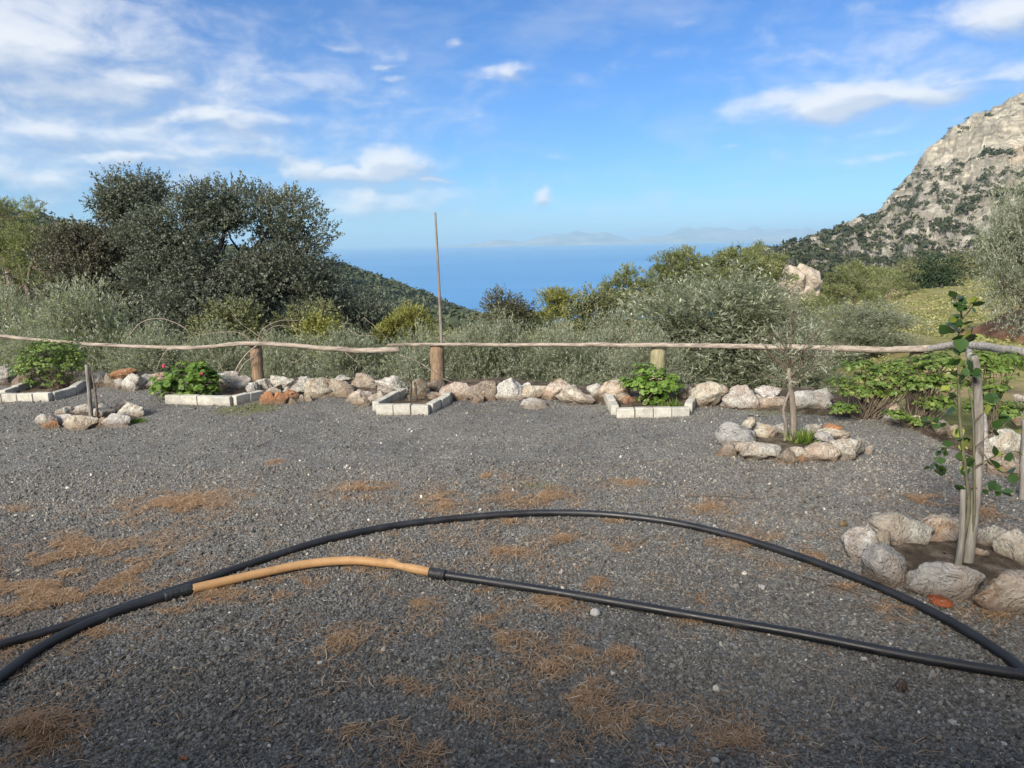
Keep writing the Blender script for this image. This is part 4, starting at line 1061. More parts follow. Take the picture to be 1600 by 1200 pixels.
# soil inside the stone rings
for (px, py, rx, ry, nm) in [(145, 654, .45, .3, 'a'), (1235, 694, .48, .34, 'b'), (1475, 872, .42, .36, 'c')]:
    c = gnd(px, py); u = np.linspace(0, 2 * np.pi, 40, endpoint=False); rr = np.linspace(.02, 1, 12); U, Q = np.meshgrid(u, rr, indexing='ij')
    x = c.x + np.cos(U) * Q * rx; y = c.y + np.sin(U) * Q * ry
    z = .035 * (1 - Q ** 4) - .006 * Q + .02 * fbm(np.c_[x.ravel() * 8, y.ravel() * 8], 4, 5).reshape(x.shape)
    i = np.arange(40)[:, None]; i2 = (i + 1) % 40; j = np.arange(11)[None]
    F = np.stack([i * 12 + j, i * 12 + j + 1, i2 * 12 + j + 1, i2 * 12 + j], -1).reshape(-1, 4)
    o = obj('soil_bed', np_mesh('soil_bed', np.c_[x.ravel(), y.ravel(), z.ravel()], F, smooth=True), M_soil); kind(o, 'structure')

# ------------------------------------------------------------------ fence
M_post = mat_bark('brown_post_wood', (.11, .075, .048), (.30, .215, .145), 9, (5, 5, .7))
M_post2 = mat_bark('mossy_post_wood', (.13, .12, .065), (.33, .30, .19), 9, (5, 5, .7))
M_rail = mat_bark('weathered_rail_wood', (.10, .082, .066), (.40, .345, .29), 5, (1, 6, 6))
M_grey = mat_bark('grey_driftwood', (.15, .14, .13), (.36, .34, .32), 7, (1.2, 5, 5))
M_stake = mat_bark('grey_stake_wood', (.11, .10, .09), (.27, .25, .225), 8, (5, 5, .8))
def FY(px): return float(np.interp(px, [0, 395, 680, 1030, 1445, 1525, 1600], [8.75, 8.35, 8.15, 7.75, 7.0, 6.3, 5.5]))
def fp(px, py): return atY(px, py, FY(px))
fence = thing('rustic_fence', 'rustic fence of thick round posts and crooked pole rails along the stone row', 'fence', (0, 8.2, 0))
def fpart(name, mb, mat): o = mb.build(name, mat, fence); o.location = (0, -8.2, 0); return o
def post(px, top, wd, mat, yo=.09, bot=-.3):
    t_ = fp(px, top); r = wd / 2 * FY(px) / FPX; mb = MB(); y = t_.y + yo
    zs = np.linspace(bot, t_.z, 10); mb.tube(np.c_[t_.x + np.linspace(0, .01, 10), np.full(10, y), zs], r * (1 + .04 * np.sin(np.arange(10) * 1.9)), 14, .05)
    return fpart('post', mb, mat)
post(394, 541, 19, M_post); post(680, 541, 23, M_post); post(1030, 545, 25, M_post2); post(1447, 549, 34, M_post)
def rail(pts, r0_, r1_, mat, n=60, yo=0.0, jit=.07, bumps=.10):
    c = curve([fp(*p) for p in pts], n); c[:, 1] += yo
    c[:, 2] += .006 * fbm(np.c_[np.arange(n) * .35, np.zeros(n)], 3, n); rad = np.linspace(r0_, r1_, n) * (1 + bumps * fbm(np.c_[np.arange(n) * .5, np.ones(n)], 3, n + 3))
    mb = MB(); mb.tube(c, rad, 9, jit); return fpart('rail', mb, mat)
rail([(-60, 520), (0, 525), (40, 529), (130, 537), (220, 542), (300, 543)], .020, .024, M_rail)
rail([(265, 544), (330, 541), (380, 536), (430, 537), (520, 544), (570, 547), (625, 545)], .022, .034, M_rail, yo=-.045)
rail([(605, 539), (680, 538), (800, 539), (950, 539), (1100, 540), (1250, 543), (1380, 546), (1455, 544)], .017, .036, M_rail, n=90)
rail([(1440, 546), (1470, 541), (1505, 538), (1535, 541), (1570, 546), (1620, 553), (1700, 566)], .036, .036, M_grey, yo=-.03, bumps=.16)
rail([(-60, 532), (0, 529), (45, 530)], .010, .008, M_rail, n=12, yo=.03)
# thin upright of the corner
mb = MB(); a_ = fp(1517, 541); b_ = gnd(1540, 720); mb.tube(curve([(b_.x, b_.y, -.1), (b_.x * .5 + a_.x * .5 + .02, b_.y * .5 + a_.y * .5, .3), (a_.x, a_.y + .02, a_.z - .03)], 14), np.linspace(.042, .034, 14), 10, .06); fpart('post', mb, M_grey)

pole = MB(); a_ = atY(680, 332, 8.32); b_ = atY(693, 606, 8.32)
pole.tube(curve([(b_.x, b_.y, -.2), tuple(b_), tuple(atY(687, 470, 8.32)), tuple(a_)], 26), np.r_[np.linspace(.022, .020, 10), np.linspace(.019, .012, 16)], 8, .07)
o = pole.build('tall_pole', mat_bark('pole_wood', (.10, .085, .075), (.27, .235, .205), 8, (5, 5, .8))); tag(o, 'tall thin wooden pole rising behind the middle post against the sea', 'pole')

# ------------------------------------------------------------------ bare vines on the fence
M_vine = mat_bark('vine_cane', (.055, .042, .032), (.17, .135, .105), 10, (3, 3, 3))
M_cane = mat_bark('pale_vine_cane', (.12, .098, .08), (.33, .28, .235), 10, (3, 3, 3))
def vine(label, canes):
    mb = MB(); base = fp(*canes[0][0][0])
    for pts, r in canes:
        c = curve([fp(*p) + Vector((0, -.06, 0)) for p in pts], 22); c[:, 1] += .04 * fbm(np.c_[np.arange(22) * .3, np.full(22, r * 900)], 2, 8)
        mb.tube(c, np.linspace(r, r * .45, 22), 6, .12)
    return tag(mb.build('bare_vine', M_cane), label, 'vine', 'bare vines on the fence')
vine('thick leafless vine climbing beside the leftmost brown post', [([(384, 628), (378, 600), (372, 580), (385, 556), (402, 540), (420, 532)], .015), ([(371, 626), (371, 595), (384, 568), (400, 556), (404, 548)], .010), ([(403, 541), (412, 515), (440, 500), (470, 500)], .006),
      ([(405, 538), (425, 512), (450, 508), (475, 516)], .005), ([(400, 540), (380, 520), (345, 518), (318, 522)], .005), ([(384, 628), (360, 590), (330, 545)], .005), ([(420, 532), (380, 505), (360, 478)], .004)])
vine('thin leafless vine arching above the left rail', [([(205, 523), (225, 503), (250, 497), (275, 503), (300, 518), (296, 535)], .007), ([(265, 545), (255, 560), (250, 580), (262, 590)], .006), ([(300, 518), (312, 520), (330, 528)], .004)])
vine('thin leafless vine hanging from the rail to the pole foot', [([(626, 553), (650, 562), (675, 578), (692, 590)], .008), ([(692, 590), (720, 600), (760, 604), (775, 600)], .005), ([(540, 548), (560, 565), (575, 578)], .005), ([(545, 512), (560, 522), (590, 524)], .005), ([(570, 495), (590, 512), (602, 524)], .004), ([(480, 552), (462, 565), (450, 560)], .004)])

# ------------------------------------------------------------------ leafy plants in the yard
def disc_leaves(base, nrm, size, cup=.18):
    """rounded, slightly cupped leaves of a centre and seven rim points"""
    n = len(base); k = 7
    a_ = unit(np.cross(nrm, rand_dir(n))); b_ = np.cross(nrm, a_)
    th = np.linspace(.35, 2 * np.pi - .35, k)
    rr = size[:, None] * (1 + .12 * np.cos(th * 5))[None] * rng.uniform(.9, 1.1, (n, k))
    rim = base[:, None] + rr[..., None] * (np.cos(th)[None, :, None] * a_[:, None] + np.sin(th)[None, :, None] * b_[:, None]) + (nrm * size[:, None] * cup)[:, None]
    V = np.concatenate([base[:, None], rim], 1).reshape(-1, 3)
    i0 = np.arange(n)[:, None] * (k + 1); j = np.arange(1, k)[None]
    F = np.stack([np.broadcast_to(i0, (n, k - 1)), i0 + j, i0 + j + 1, i0 + j + 1], -1).reshape(-1, 4)
    return V, F
def pelargonium(name, label, px, py, blobs, Yoff, nclump, nper, lsize, mat, clump_r=.055, flowers=(), stems=18, group='leafy plants in the yard', stem_r=.006):
    g0 = gnd(px, py); Yc = g0.y + Yoff
    t = thing(name, label, 'plant', (g0.x, Yc, 0), 0, group)
    bl = []
    for (bx, by, rx, ry, *dy) in blobs:
        c = atY(bx, by, Yc + (dy[0] if dy else 0)); k = Yc / FPX
        bl.append((c.x - g0.x, dy[0] if dy else 0, max(c.z, .06), rx * k, rx * k * .85, ry * k))
    bl = np.array(bl); wgt = (bl[:, 3] * bl[:, 5]); wgt /= wgt.sum()
    bi = rng.choice(len(bl), nclump, p=wgt); d = rand_dir(nclump); d[:, 2] = np.abs(d[:, 2]) * 1.0 - .25; d = unit(d)
    cc = bl[bi, :3] + d * bl[bi, 3:6] * (1 - .45 * rng.random(nclump) ** 1.5)[:, None] * (1 + .2 * rng.normal(size=(nclump, 1)) * .6)
    ci = np.repeat(np.arange(nclump), nper); n = len(ci)
    off = rand_dir(n) * clump_r * rng.uniform(.3, 1.1, (n, 1)); off[:, 2] = np.abs(off[:, 2]) * .6
    b = cc[ci] + off; b[:, 2] = np.maximum(b[:, 2], .015)
    nn = unit(d[ci] * .5 + off / clump_r * .7 + np.array([0, -.1, .65]) + rand_dir(n) * .3)
    V, F = disc_leaves(b, nn, lsize * rng.uniform(.55, 1.2, n))
    mb = MB(); mb.add(V, F, np.repeat(np.clip(rng.normal(.45, .22, n), 0, 1), 8)); mb.build('leaves', mat, t, smooth=False)
    ms = MB()
    for q in rng.permutation(nclump)[:stems]:
        e = cc[q]; s = np.array([rng.normal(0, .05), rng.normal(0, .04), -.03]); ms.tube(curve([s, s + (e - s) * .5 + rng.normal(0, .04, 3) + [0, 0, -.03], e], 7), np.linspace(stem_r, stem_r * .45, 7), 5, .1)
    ms.build('stems', M_vine, t)
    for (fx, fy) in flowers:
        f = atY(fx, fy, Yc - .12); mf = MB(); n = 22
        c0 = np.array([f.x - g0.x, f.y - Yc, f.z]); q = rand_dir(n); Vf, Ff = disc_leaves(c0 + q * .013, q, np.full(n, .010), .3); mf.add(Vf, Ff); mf.build('flower', M_flower, t, smooth=False)
        ms = MB(); ms.tube(curve([c0 - [0, -.05, .14], c0 - [0, -.02, .06], c0], 5), .003, 5); ms.build('flower_stalk', L_geran, t)
    return t
M_flower, tq, oq = new_mat('pink_petal'); pbr(tq, oq, (.62, .055, .14), .6)
pelargonium('pelargonium', 'bright green pelargonium with pink flowers in the left planter', 295, 630, [(290, 598, 42, 26), (265, 612, 24, 15), (320, 598, 24, 28), (300, 580, 26, 14), (285, 618, 34, 14), (330, 612, 14, 14)], .22, 190, 5, .030, L_geran, flowers=((256, 572), (315, 584)))
pelargonium('pelargonium', 'bright green pelargonium without flowers in the curved planter', 1020, 640, [(1020, 606, 36, 22), (995, 600, 20, 14), (1045, 602, 22, 16), (1016, 582, 20, 12), (1025, 625, 28, 14)], .2, 150, 5, .028, L_geran)
pelargonium('dark_shrub', 'dark green dense shrub in the planter at the left edge', 78, 616, [(75, 568, 46, 34), (45, 582, 28, 28), (112, 570, 24, 36), (85, 544, 38, 16), (80, 596, 40, 16), (125, 560, 10, 18)], .30, 620, 6, .0145, L_gerdk, clump_r=.05, stems=40)
pelargonium('woody_pelargonium', 'largest spreading bush with rosettes of green leaves before the rail', 1385, 668, [(1345, 615, 34, 20), (1320, 640, 20, 12, -.1), (1380, 592, 42, 22), (1340, 575, 30, 12), (1420, 575, 36, 16), (1400, 610, 36, 18), (1310, 600, 14, 10)], .35, 330, 9, .0165, L_gerdk, clump_r=.055, stems=60, stem_r=.006)
pelargonium('woody_pelargonium', 'bush of green leaf rosettes between the wide post and the leaning stake', 1460, 676, [(1465, 570, 34, 18), (1490, 600, 26, 22), (1440, 600, 30, 20), (1465, 632, 30, 16), (1400, 650, 16, 8, -.15), (1440, 660, 18, 8, -.15)], .25, 260, 9, .0165, L_gerdk, clump_r=.055, stems=44, stem_r=.006)
pelargonium('woody_pelargonium', 'bush of green leaf rosettes right of the leaning stake', 1550, 690, [(1560, 585, 28, 16), (1578, 560, 16, 10), (1550, 610, 26, 16), (1570, 645, 26, 16), (1530, 570, 14, 22), (1530, 640, 20, 18)], .1, 170, 9, .0165, L_gerdk, clump_r=.05, stems=30, stem_r=.005)
# twiggy sapling with grey leaves in the middle planter
c = gnd(640, 634); t = thing('young_olive', 'young grey leaved olive in the middle planter', 'sapling', (c.x, c.y + .12, 0))
V, F, rn, cc = crown([(0, 0, .34, .10, .10, .15), (-.05, 0, .22, .10, .10, .10), (.02, 0, .48, .07, .07, .10)], 34, 5, 4, .06, .07, .045, .011, upbias=.5, shell=.8)
obj('crown', np_mesh('crown', V, F, {'rnd': rn}), L_olive, t); mb = MB(); limbs(mb, (0, 0, -.05), (.0, 0, .25), cc, .014, 24); mb.tube([(.06, 0, -.05), (.055, 0, .15), (.05, 0, .22)], .014, 6); mb.build('trunk', M_vine, t)
# two thin stems in the left ring
c = gnd(143, 660); t = thing('thin_sapling', 'cut thin sapling with two bare stems in the left ring', 'sapling', (c.x, c.y + .05, 0)); k = (c.y + .05) / FPX
def rel(px, py, dy=0): p = atY(px, py, c.y + .05 + dy); return (p.x - c.x, dy, p.z)
mb = MB(); mb.tube(curve([rel(143, 662), rel(140, 620), rel(135, 570)], 9), np.linspace(.022, .016, 9), 7, .12); mb.build('trunk', M_stake, t)
mb = MB(); mb.tube(curve([rel(152, 662), rel(150, 620), rel(144, 585)], 9), np.linspace(.012, .007, 9), 6, .1); mb.tube(curve([rel(149, 610), rel(158, 590), rel(166, 575)], 6), np.linspace(.006, .002, 6), 5)
mb.tube(curve([rel(136, 580), rel(125, 590), rel(108, 598)], 6), np.linspace(.006, .002, 6), 5); mb.build('stem', M_vine, t)
# bare sapling in the right ring
c = gnd(1232, 700); t = thing('bare_sapling', 'nearly bare little tree standing in the middle right stone ring', 'sapling', (c.x, c.y + .1, 0)); Yk = c.y + .1
def rel(px, py, dy=0): p = atY(px, py, Yk + dy); return np.array((p.x - c.x, dy, p.z))
mb = MB(); tr = curve([rel(1238, 700), rel(1240, 660), rel(1238, 625), rel(1234, 600), rel(1232, 575)], 14); mb.tube(tr, np.linspace(.030, .015, 14), 9, .1)
t2 = curve([rel(1225, 702), rel(1228, 665), rel(1224, 640), rel(1236, 605)], 10); mb.tube(t2, np.linspace(.015, .009, 10), 6, .1); mb.build('trunk', mat_bark('pale_sapling_bark', (.10, .085, .068), (.26, .225, .185), 9, (4, 4, 1)), t)
mb = MB()
for (x, y, dy) in [(1212, 560, .1), (1250, 540, 0), (1262, 560, -.1), (1225, 520, .05), (1240, 505, 0), (1270, 530, .1), (1285, 560, .1), (1205, 590, -.05), (1290, 520, -.05), (1195, 545, 0), (1216, 530, -.1), (1255, 580, .1)]:
    s = tr[rng.integers(9, 14)]; e = rel(x, y, dy); twig_tree(mb, s, unit(e - s), np.linalg.norm(e - s) * .75, .0065, 2, .38, 3)
mb.build('twigs', M_vine, t)
V, F, rn, cc = crown([(rel(1240, 545)[0], 0, rel(1240, 545)[2], .22, .2, .28)], 26, 3, 4, .07, .07, .05, .014, shell=.8); obj('leaves', np_mesh('leaves', V, F, {'rnd': rn}), L_olive, t)

# near sapling: citrus stem with large leaves, tied to a leaning stake
c = gnd(1512, 888); t = thing('citrus_sapling', 'slender young citrus with big dark leaves in the near stone ring', 'sapling', (c.x, c.y, 0)); Yk = c.y
def rel(px, py, dy=0): p = atY(px, py, Yk + dy); return np.array((p.x - c.x, dy, p.z))
mb = MB(); st = curve([rel(1500, 890), rel(1506, 840), rel(1514, 790), rel(1508, 730), rel(1500, 660), rel(1498, 590), rel(1499, 540), rel(1502, 490), rel(1492, 465)], 40); mb.tube(st, np.linspace(.012, .0032, 40), 7, .08)
mb.tube(curve([rel(1516, 880), rel(1522, 800), rel(1522, 720), rel(1520, 650), rel(1514, 610)], 20), np.linspace(.007, .0035, 20), 6, .08); mb.build('stem', mat_bark('citrus_stem', (.06, .062, .035), (.15, .14, .09), 12, (3, 3, 1)), t)
mb = MB(); tips = []
for (p0, p1, p2) in [((1499, 690), (1470, 665), (1448, 655)), ((1503, 705), (1480, 700), (1462, 720)), ((1522, 700), (1545, 680), (1560, 655)), ((1520, 660), (1540, 640), (1550, 615)), ((1500, 640), (1488, 620), (1480, 610)), ((1522, 730), (1550, 715), (1585, 705)), ((1510, 760), (1540, 765), (1575, 770)),
                     ((1502, 500), (1515, 485), (1522, 475)), ((1499, 545), (1512, 530), (1520, 525)), ((1500, 600), (1515, 585), (1522, 570)), ((1512, 780), (1480, 745), (1455, 730)), ((1530, 700), (1560, 735), (1590, 740)), ((1499, 520), (1487, 512), (1480, 508))]:
    cv = curve([rel(*p0), rel(*p1, rng.uniform(-.08, .08)), rel(*p2, rng.uniform(-.16, .16))], 8); mb.tube(cv, np.linspace(.004, .0018, 8), 5); tips.append(cv)
mb.build('branches', M_vine, t)
def citrus_leaf_mesh():
    u = np.linspace(0, 1, 6); wv_ = np.array([.02, .30, .5, .46, .28, .01]); V = []; 
    for a_, b_ in zip(u, wv_): V += [(a_, b_, .10 * b_ - .12 * a_ ** 2), (a_, 0, -.12 * a_ ** 2), (a_, -b_, .10 * b_ - .12 * a_ ** 2)]
    V = np.array(V) * np.array([1, .95, 1]); F = []
    for k in range(5): F += [(k * 3, k * 3 + 3, k * 3 + 4, k * 3 + 1), (k * 3 + 1, k * 3 + 4, k * 3 + 5, k * 3 + 2)]
    return V, F
LV, LF = citrus_leaf_mesh()
LMESH = []
for q in (.15, .3, .45, .6, .97):
    me = np_mesh('leaf', LV, LF, {'rnd': np.full(len(LV), q)}, smooth=True); me.materials.append(L_citrus); LMESH.append(me)
def citrus_leaf(p, d, L, mi):
    o = obj('leaf', LMESH[mi], None, t); o.location = p
    x = unit(np.asarray(d)); y = unit(np.cross(np.array([rng.normal(0, .5), rng.normal(0, .5), 1.]), x)); z = np.cross(x, y)
    o.rotation_mode = 'QUATERNION'; o.rotation_quaternion = Matrix((x, y, z)).transposed().to_quaternion(); o.scale = (L, L, L)
for (x, y, dx, dz, L, mi) in [(1501, 488, -.3, .9, .05, 1), (1500, 507, -.9, -.3, .05, 0), (1502, 507, .9, .3, .055, 0), (1501, 525, -.1, -1, .08, 3), (1503, 532, .95, .35, .075, 1), (1500, 498, -.2, -.9, .045, 0), (1496, 590, -.8, .2, .07, 4), (1500, 476, .6, .8, .05, 2), (1493, 466, -.6, .8, .05, 2), (1497, 470, .5, .7, .04, 1)]:
    citrus_leaf(rel(x, y, -.01), (dx, rng.normal(0, .25), dz), L * .95, mi)
for cv in tips:
    for q in range(rng.integers(6, 11)):
        p = cv[rng.integers(3, 8)]; d = unit(cv[-1] - cv[0]) * .6 + rng.normal(0, .6, 3); citrus_leaf(p, d, rng.uniform(.03, .06), int(rng.choice([0, 0, 1, 1, 2, 3, 4], 1)[0]))
for q in range(46):
    p = st[rng.integers(12, 38)] + rng.normal(0, .012, 3); citrus_leaf(p, rng.normal(0, 1, 3) + np.array([0, -.2, .25]), rng.uniform(.032, .06), int(rng.choice([0, 1, 1, 2, 2, 3, 4], 1)[0]))
stake = MB(); stake.tube(curve([tuple(Vector((c.x, c.y, 0)) + Vector(rel(1511, 892))), tuple(atY(1524, 780, Yk + .03)), tuple(atY(1530, 690, Yk + .05)), tuple(atY(1527, 600, Yk + .05)), tuple(atY(1522, 556, Yk + .05))], 26), np.linspace(.026, .018, 26), 10, .06)
tag(stake.build('leaning_stake', M_stake), 'grey wooden stake supporting the citrus in the near ring', 'stake')
stake = MB(); a_ = gnd(1495, 893); stake.tube(curve([(a_.x, a_.y, -.05), tuple(atY(1502, 840, a_.y)), tuple(atY(1505, 765, a_.y))], 12), np.linspace(.016, .013, 12), 8, .06)
tag(stake.build('short_stake', M_stake), 'short brown stake at the foot of the young citrus', 'stake')
stake = MB(); a_ = gnd(1600, 780); stake.tube(curve([(a_.x, a_.y, -.05), tuple(atY(1600, 720, a_.y)), tuple(atY(1604, 655, a_.y))], 10), .022, 8, .06); tag(stake.build('edge_stake', M_stake), 'grey stake cut by the right edge of the picture', 'stake')

# ------------------------------------------------------------------ grass tufts
def grass(label, px, py, n, rx, ry, hgt):
    c = gnd(px, py); th = rng.uniform(0, 6.28, n); q = rng.random(n) ** .5
    b = np.c_[c.x + np.cos(th) * q * rx, c.y + np.sin(th) * q * ry, np.full(n, -.005)]
    d = unit(np.c_[rng.normal(0, .45, n), rng.normal(0, .45, n), np.ones(n)]); V, F = leaf_quads(b, d, unit(rand_dir(n) + [0, -1, 0]), hgt * rng.uniform(.5, 1.3, n), np.full(n, hgt * .09))
    o = obj('grass_tuft', np_mesh('grass_tuft', V, F, {'rnd': np.repeat(np.clip(rng.normal(.4, .25, n), 0, 1), 4)}), L_grass); kind(o, 'stuff', label)
grass('green grass tuft inside the sapling ring', 1252, 697, 140, .09, .06, .15)
grass('low green weeds right of the left ring', 214, 660, 260, .10, .06, .05)
grass('green grass at the right foot of the curved planter plant', 1048, 642, 140, .12, .05, .12)
grass('mossy weeds in front of the planter with pink flowers', 395, 640, 500, .30, .10, .025)
grass('thin weeds along the foot of the stone row', 1240, 645, 260, .5, .10, .03)
grass('green plants at the bend of the field', 1575, 575, 200, .25, .4, .22)

# ------------------------------------------------------------------ pipes
def mat_pipe():
    m, t, out = new_mat('black_pipe'); P = t.n('ShaderNodeTexCoord').outputs['Object']
    n = t.noise(P, 9, 6, .7); col = t.ramp(n, [(.40, (.007, .008, .010)), (.60, (.013, .014, .018)), (.80, (.050, .047, .042))])
    b = pbr(t, out, col, .42, t.bump(t.noise(P, 60, 4), .15, .002), .5); t.l(t.ramp(n, [(.3, .34), (.75, .62)]), b.inputs['Roughness']); return m
M_pipe = mat_pipe()
m_tan, tq, oq = new_mat('tan_hose'); Pq = tq.n('ShaderNodeTexCoord').outputs['Object']
pbr(tq, oq, tq.mix(tq.ramp(tq.noise(Pq, 22, 6, .7), [(.55, 0), (.75, .7)]), tq.ramp(tq.noise(Pq, 5, 5, .6), [(.3, (.30, .165, .070)), (.6, (.42, .25, .115)), (.8, (.50, .33, .18))]), (.17, .11, .06)), .6, tq.bump(tq.noise(Pq, 40, 4), .25, .004), .35)
m_tape, tq, oq = new_mat('black_tape'); Pq = tq.n('ShaderNodeTexCoord').outputs['Object']; pbr(tq, oq, (.018, .019, .022), .5, tq.bump(tq.noise(Pq, 35, 5, .6), .9, .01), .5)
def pipe_pts(px, z=.024, n=120): return curve([gnd(x, y, z) for (x, y) in px], n)
A_PX = [(-140, 1052), (0, 1008), (130, 970), (290, 916), (400, 878), (500, 846), (600, 824), (700, 811), (800, 803), (870, 801), (950, 804), (1050, 816), (1150, 839), (1250, 870), (1350, 908), (1430, 943), (1500, 980), (1560, 1018), (1595, 1045), (1650, 1100), (1720, 1180)]
mb = MB(); mb.tube(pipe_pts(A_PX, .023, 160), .0205, 14); o = mb.build('black_pipe', M_pipe); tag(o, 'long black plastic pipe lying in a wide arc across the gravel', 'pipe')
t = thing('patched_pipe', 'black pipe with a tan hose section taped in, below the arched pipe', 'pipe', (0, 0, 0))
mb = MB(); mb.tube(pipe_pts([(-120, 1150), (-50, 1092), (0, 1058), (60, 1014), (130, 978), (200, 950), (270, 929), (300, 919)], .025, 60), .022, 14); mb.build('black_section', M_pipe, t)
cv = pipe_pts([(296, 921), (400, 899), (480, 884), (550, 879), (592, 882), (640, 889), (684, 896)], .028, 70)
cv[:, 2] += .012 * np.sin(np.linspace(0, np.pi, 70)); rr = np.full(70, .0225); kx = np.linspace(0, 1, 70); rr *= 1 + .22 * np.exp(-((kx - .735) / .018) ** 2) - .20 * np.exp(-((kx - .79) / .025) ** 2)
cv[:, 2] += .008 * np.exp(-((kx - .74) / .03) ** 2)
mb = MB(); mb.tube(cv, rr, 14, .012); mb.build('tan_section', m_tan, t)
mb = MB(); mb.tube(pipe_pts([(680, 896), (760, 908), (850, 922), (950, 939), (1100, 965), (1250, 991), (1400, 1021), (1500, 1039), (1590, 1053), (1720, 1070)], .024, 90), .0205, 14); mb.build('black_section', M_pipe, t)
for px in ([(256, 933), (275, 927), (300, 919.5)], [(672, 895), (682, 896.5), (696, 899)]):
    cv = pipe_pts(px, .028, 16); mb = MB(); mb.tube(cv, .0268 * (1 + .05 * rng.normal(size=16)), 14, .04); mb.build('tape_wrap', m_tape, t)

# ------------------------------------------------------------------ pine litter and twigs
m_nd = mat_leaf('dry_needles', [(0, (.13, .078, .042)), (.4, (.30, .185, .10)), (.75, (.46, .31, .185)), (1, (.60, .50, .37))], None, .1, .7)
def needle_arrays(c, n, rx, ry, h, Ln):
    th = rng.uniform(0, 6.28, n); q = np.abs(rng.normal(0, np.where(rng.random(n) < .7, .5, 1.15), n))
    x = c.x + np.cos(th) * q * rx; y = c.y + np.sin(th) * q * ry
    lump = fbm(np.c_[x * 7, y * 7], 3, 13); keep = lump > -.02; x, y, q = x[keep], y[keep], q[keep]; n = len(x)
    z = .006 + h * np.clip(1 - q, 0, 1) * rng.random(n)
    a_ = rng.uniform(0, 6.28, n); L = Ln * rng.uniform(.5, 1.4, n); sl_ = rng.normal(0, .16, n) + .05
    d = unit(np.c_[np.cos(a_), np.sin(a_), sl_]); s = np.c_[-np.sin(a_), np.cos(a_), np.zeros(n)]; wd = rng.uniform(.0008, .0016, n)[:, None]
    p0 = np.c_[x, y, z] - d * L[:, None] * .5; bend = s * (rng.normal(0, .12, n) * L)[:, None] + np.c_[np.zeros((n, 2)), np.abs(rng.normal(0, .05, n)) * L]
    p1 = np.c_[x, y, z] + bend; p2 = np.c_[x, y, z] + d * L[:, None] * .5
    for p in (p0, p1, p2): p[:, 2] = np.maximum(p[:, 2], .004)
    V = np.stack([p0 - s * wd, p0 + s * wd, p1 - s * wd, p1 + s * wd, p2 - s * wd * .6, p2 + s * wd * .6], 1).reshape(-1, 3)
    i0 = np.arange(n)[:, None] * 6; F = np.concatenate([i0 + [0, 1, 3, 2], i0 + [2, 3, 5, 4]]); return V, F, np.repeat(np.clip(rng.normal(.45, .22, n), 0, 1), 6)
mb = MB()
for (px, py, rx, ry, s) in LITTER:
    c = gnd(px, py); e = gnd(px + rx, py); f_ = gnd(px, py - ry); ax_, ay = max(e.x - c.x, .05), max(f_.y - c.y, .05)
    n = int(np.clip(ax_ * ay * 30000 * s + 150, 150, 9000)); mb.add(*needle_arrays(c, n, ax_ * 1.15, ay * 1.15, .006 + .010 * s, .055))
for (px, py) in [(150, 985), (240, 953), (420, 905), (520, 893), (760, 922), (860, 936), (960, 952), (1060, 968), (1180, 990), (1300, 1012), (480, 862), (620, 832), (780, 812), (950, 812), (1120, 842), (1240, 880), (1330, 915)]:
    mb.add(*needle_arrays(gnd(px + random.uniform(-30, 30), py + 4), 130, .16, .05, .012, .05))
V, F, rn = needle_arrays(gnd(45, 1152), 1500, .17, .12, .07, .09); mb.add(V, F, rn * .6)
c = Vector((0, 3.6, 0)); n = 5200; V, F, rn = needle_arrays(c, n, 4.2, 2.6, .004, .05); ok = np.ones(len(F), bool); mb.add(V, F, rn)
o = mb.build('pine_needle_litter', m_nd, smooth=False); kind(o, 'stuff', 'orange brown dry pine needles scattered in patches on the gravel')

def twig(label, pts, r, mat=B_dead):
    c = curve([gnd(x, y, .008) for x, y in pts], 12); c[:, 2] += .006 * rng.random(12); mb = MB(); mb.tube(c, np.linspace(r, r * .5, 12), 5, .15)
    tag(mb.build('twig', mat), label, 'twig', 'twigs lying on the gravel')
twig('pale straight twig lying below the lower pipe, right of the middle', [(1240, 1032), (1275, 1048), (1315, 1068)], .003)
twig('thin pale twig between the two pipes right of centre', [(1205, 862), (1212, 878), (1220, 893)], .003)
twig('short upright looking pale twig above the middle needle patch', [(966, 838), (967, 846), (968, 856)], .003)
twig('dark forked twig among needles between the pipes', [(848, 862), (870, 848), (925, 832)], .003, M_vine)
twig('pale twig crossing needles right of the middle patch', [(934, 900), (948, 872), (966, 868)], .0025)
twig('dark thin stick on the gravel right of the left planter', [(400, 700), (412, 694), (425, 688)], .005, M_vine)
twig('curly pale twig left above the arched pipe', [(412, 798), (425, 795), (424, 803), (418, 806)], .0035)
twig('long thin dark twig along the outer side of the arched pipe', [(1255, 902), (1320, 922), (1400, 946)], .003, M_vine)
twig('pale thin twig at the bottom left of the middle', [(505, 1170), (515, 1150), (528, 1128)], .002)
twig('thin curved twig near the tape joint in the middle', [(692, 908), (705, 918), (732, 926)], .0025)
twig('black strip lying on the needles at the left', [(82, 952), (100, 943), (116, 937)], .004, M_pipe)
twig('thin stick above the right side of the arched pipe', [(1090, 800), (1115, 808), (1140, 820)], .003, M_vine)
twig('long thin stick near the sapling ring shadow', [(1070, 775), (1130, 776), (1195, 780)], .004, M_vine)
twig('pale curved twig at the bottom right of the needle heap', [(878, 1152), (890, 1170), (900, 1192)], .0025)

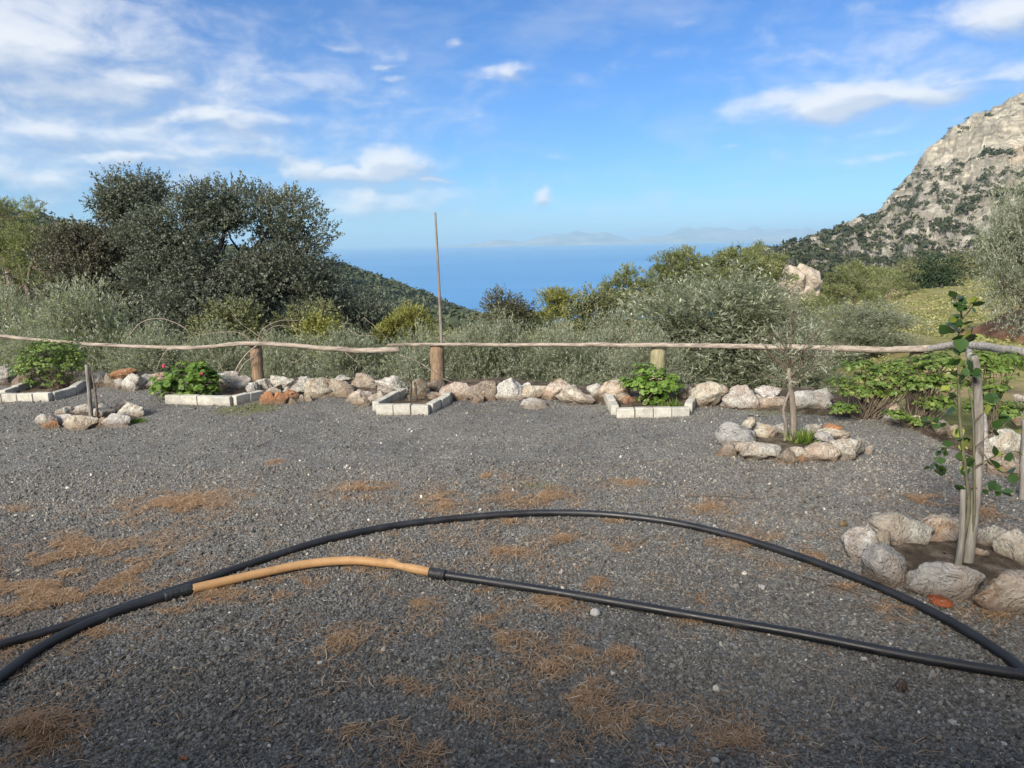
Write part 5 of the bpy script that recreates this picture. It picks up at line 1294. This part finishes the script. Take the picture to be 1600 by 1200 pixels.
# ------------------------------------------------------------------ unseen building added behind the camera to shade the near yard
hs = bpy.data.objects.new('added_shade_house', None); C.objects.link(hs); hs.location = (-2, -1.0, 0); kind(hs, 'structure')
m_pl, tq, oq = new_mat('shade_house_plaster'); Pq = tq.n('ShaderNodeTexCoord').outputs['Object']
pbr(tq, oq, tq.ramp(tq.noise(Pq, 3, 6, .65), [(.3, (.34, .31, .26)), (.7, (.46, .43, .37))]), .95, tq.bump(tq.noise(Pq, 40, 4), .3, .01), .15)
def slab(name, x0, x1, y0, y1, z0, z1, mat, over=0.0):
    bm = bmesh.new(); bmesh.ops.create_cube(bm, size=1.0)
    for v in bm.verts: v.co = Vector((x0 + (v.co.x + .5) * (x1 - x0), y0 + (v.co.y + .5) * (y1 - y0), z0 + (v.co.z + .5) * (z1 - z0)))
    me = bpy.data.meshes.new(name); bm.to_mesh(me); bm.free(); return obj(name, me, mat, hs)
slab('shade_wall', -13, 12, -8.3, -.55, -.3, 2.52, m_pl)
mb = MB(); ex = np.linspace(-13.6, 12.6, 80)
rows = [(0.0, 2.55), (0.02, 2.67), (-4.4, 4.0), (-8.9, 2.67), (-8.9, 2.55), (-4.4, 3.85)]
Vr = np.array([(x, y + .05 * math.sin(x * 9.0) * (y > -.1), z) for x in ex for (y, z) in rows]); k = len(rows)
i_ = np.arange(79)[:, None] * k; j_ = np.arange(k)[None]; j2_ = (j_ + 1) % k
mb.add(Vr, np.stack([i_ + j_, i_ + j2_, i_ + k + j2_, i_ + k + j_], -1).reshape(-1, 4)); mb.build('shade_roof', mat_bark('roof_tile', (.22, .09, .05), (.36, .18, .10), 3, (1, 1, 1)), hs, smooth=False)
for x in (-9.5, -4.0, 4.5, 9.0): slab('window', x, x + 1.2, -.56, -.52, .95, 2.2, M_stake)
slab('door', 1.4, 2.4, -.56, -.50, 0, 2.1, M_post)

# ------------------------------------------------------------------ the air
m = bpy.data.materials.new('haze_air'); m.use_nodes = True; m.node_tree.nodes.clear(); t = NT(m.node_tree); out = t.n('ShaderNodeOutputMaterial')
vol = t.n('ShaderNodeVolumePrincipled', i={'Color': (.46, .74, 1.0, 1), 'Density': HAZE, 'Anisotropy': 0.0}); t.l(vol.outputs[0], out.inputs['Volume'])
HAZE_TOP = max((o_.matrix_world @ v.co).z for o_ in (mo, bpy.data.objects['far_coast']) for v in o_.data.vertices) + 15
hv = np.array([(sx * 64000, y, z) for z in (SEA_Z - 85, HAZE_TOP) for sx, y in ((-1, -2000), (1, -2000), (1, 64000), (-1, 64000))])
hf = [(0, 3, 2, 1), (4, 5, 6, 7), (0, 1, 5, 4), (1, 2, 6, 5), (2, 3, 7, 6), (3, 0, 4, 7)]
if HAZE > 0:
    o = obj('haze', np_mesh('haze', hv, hf), m); kind(o, 'stuff', 'pale blue air over the sea and the far coast')
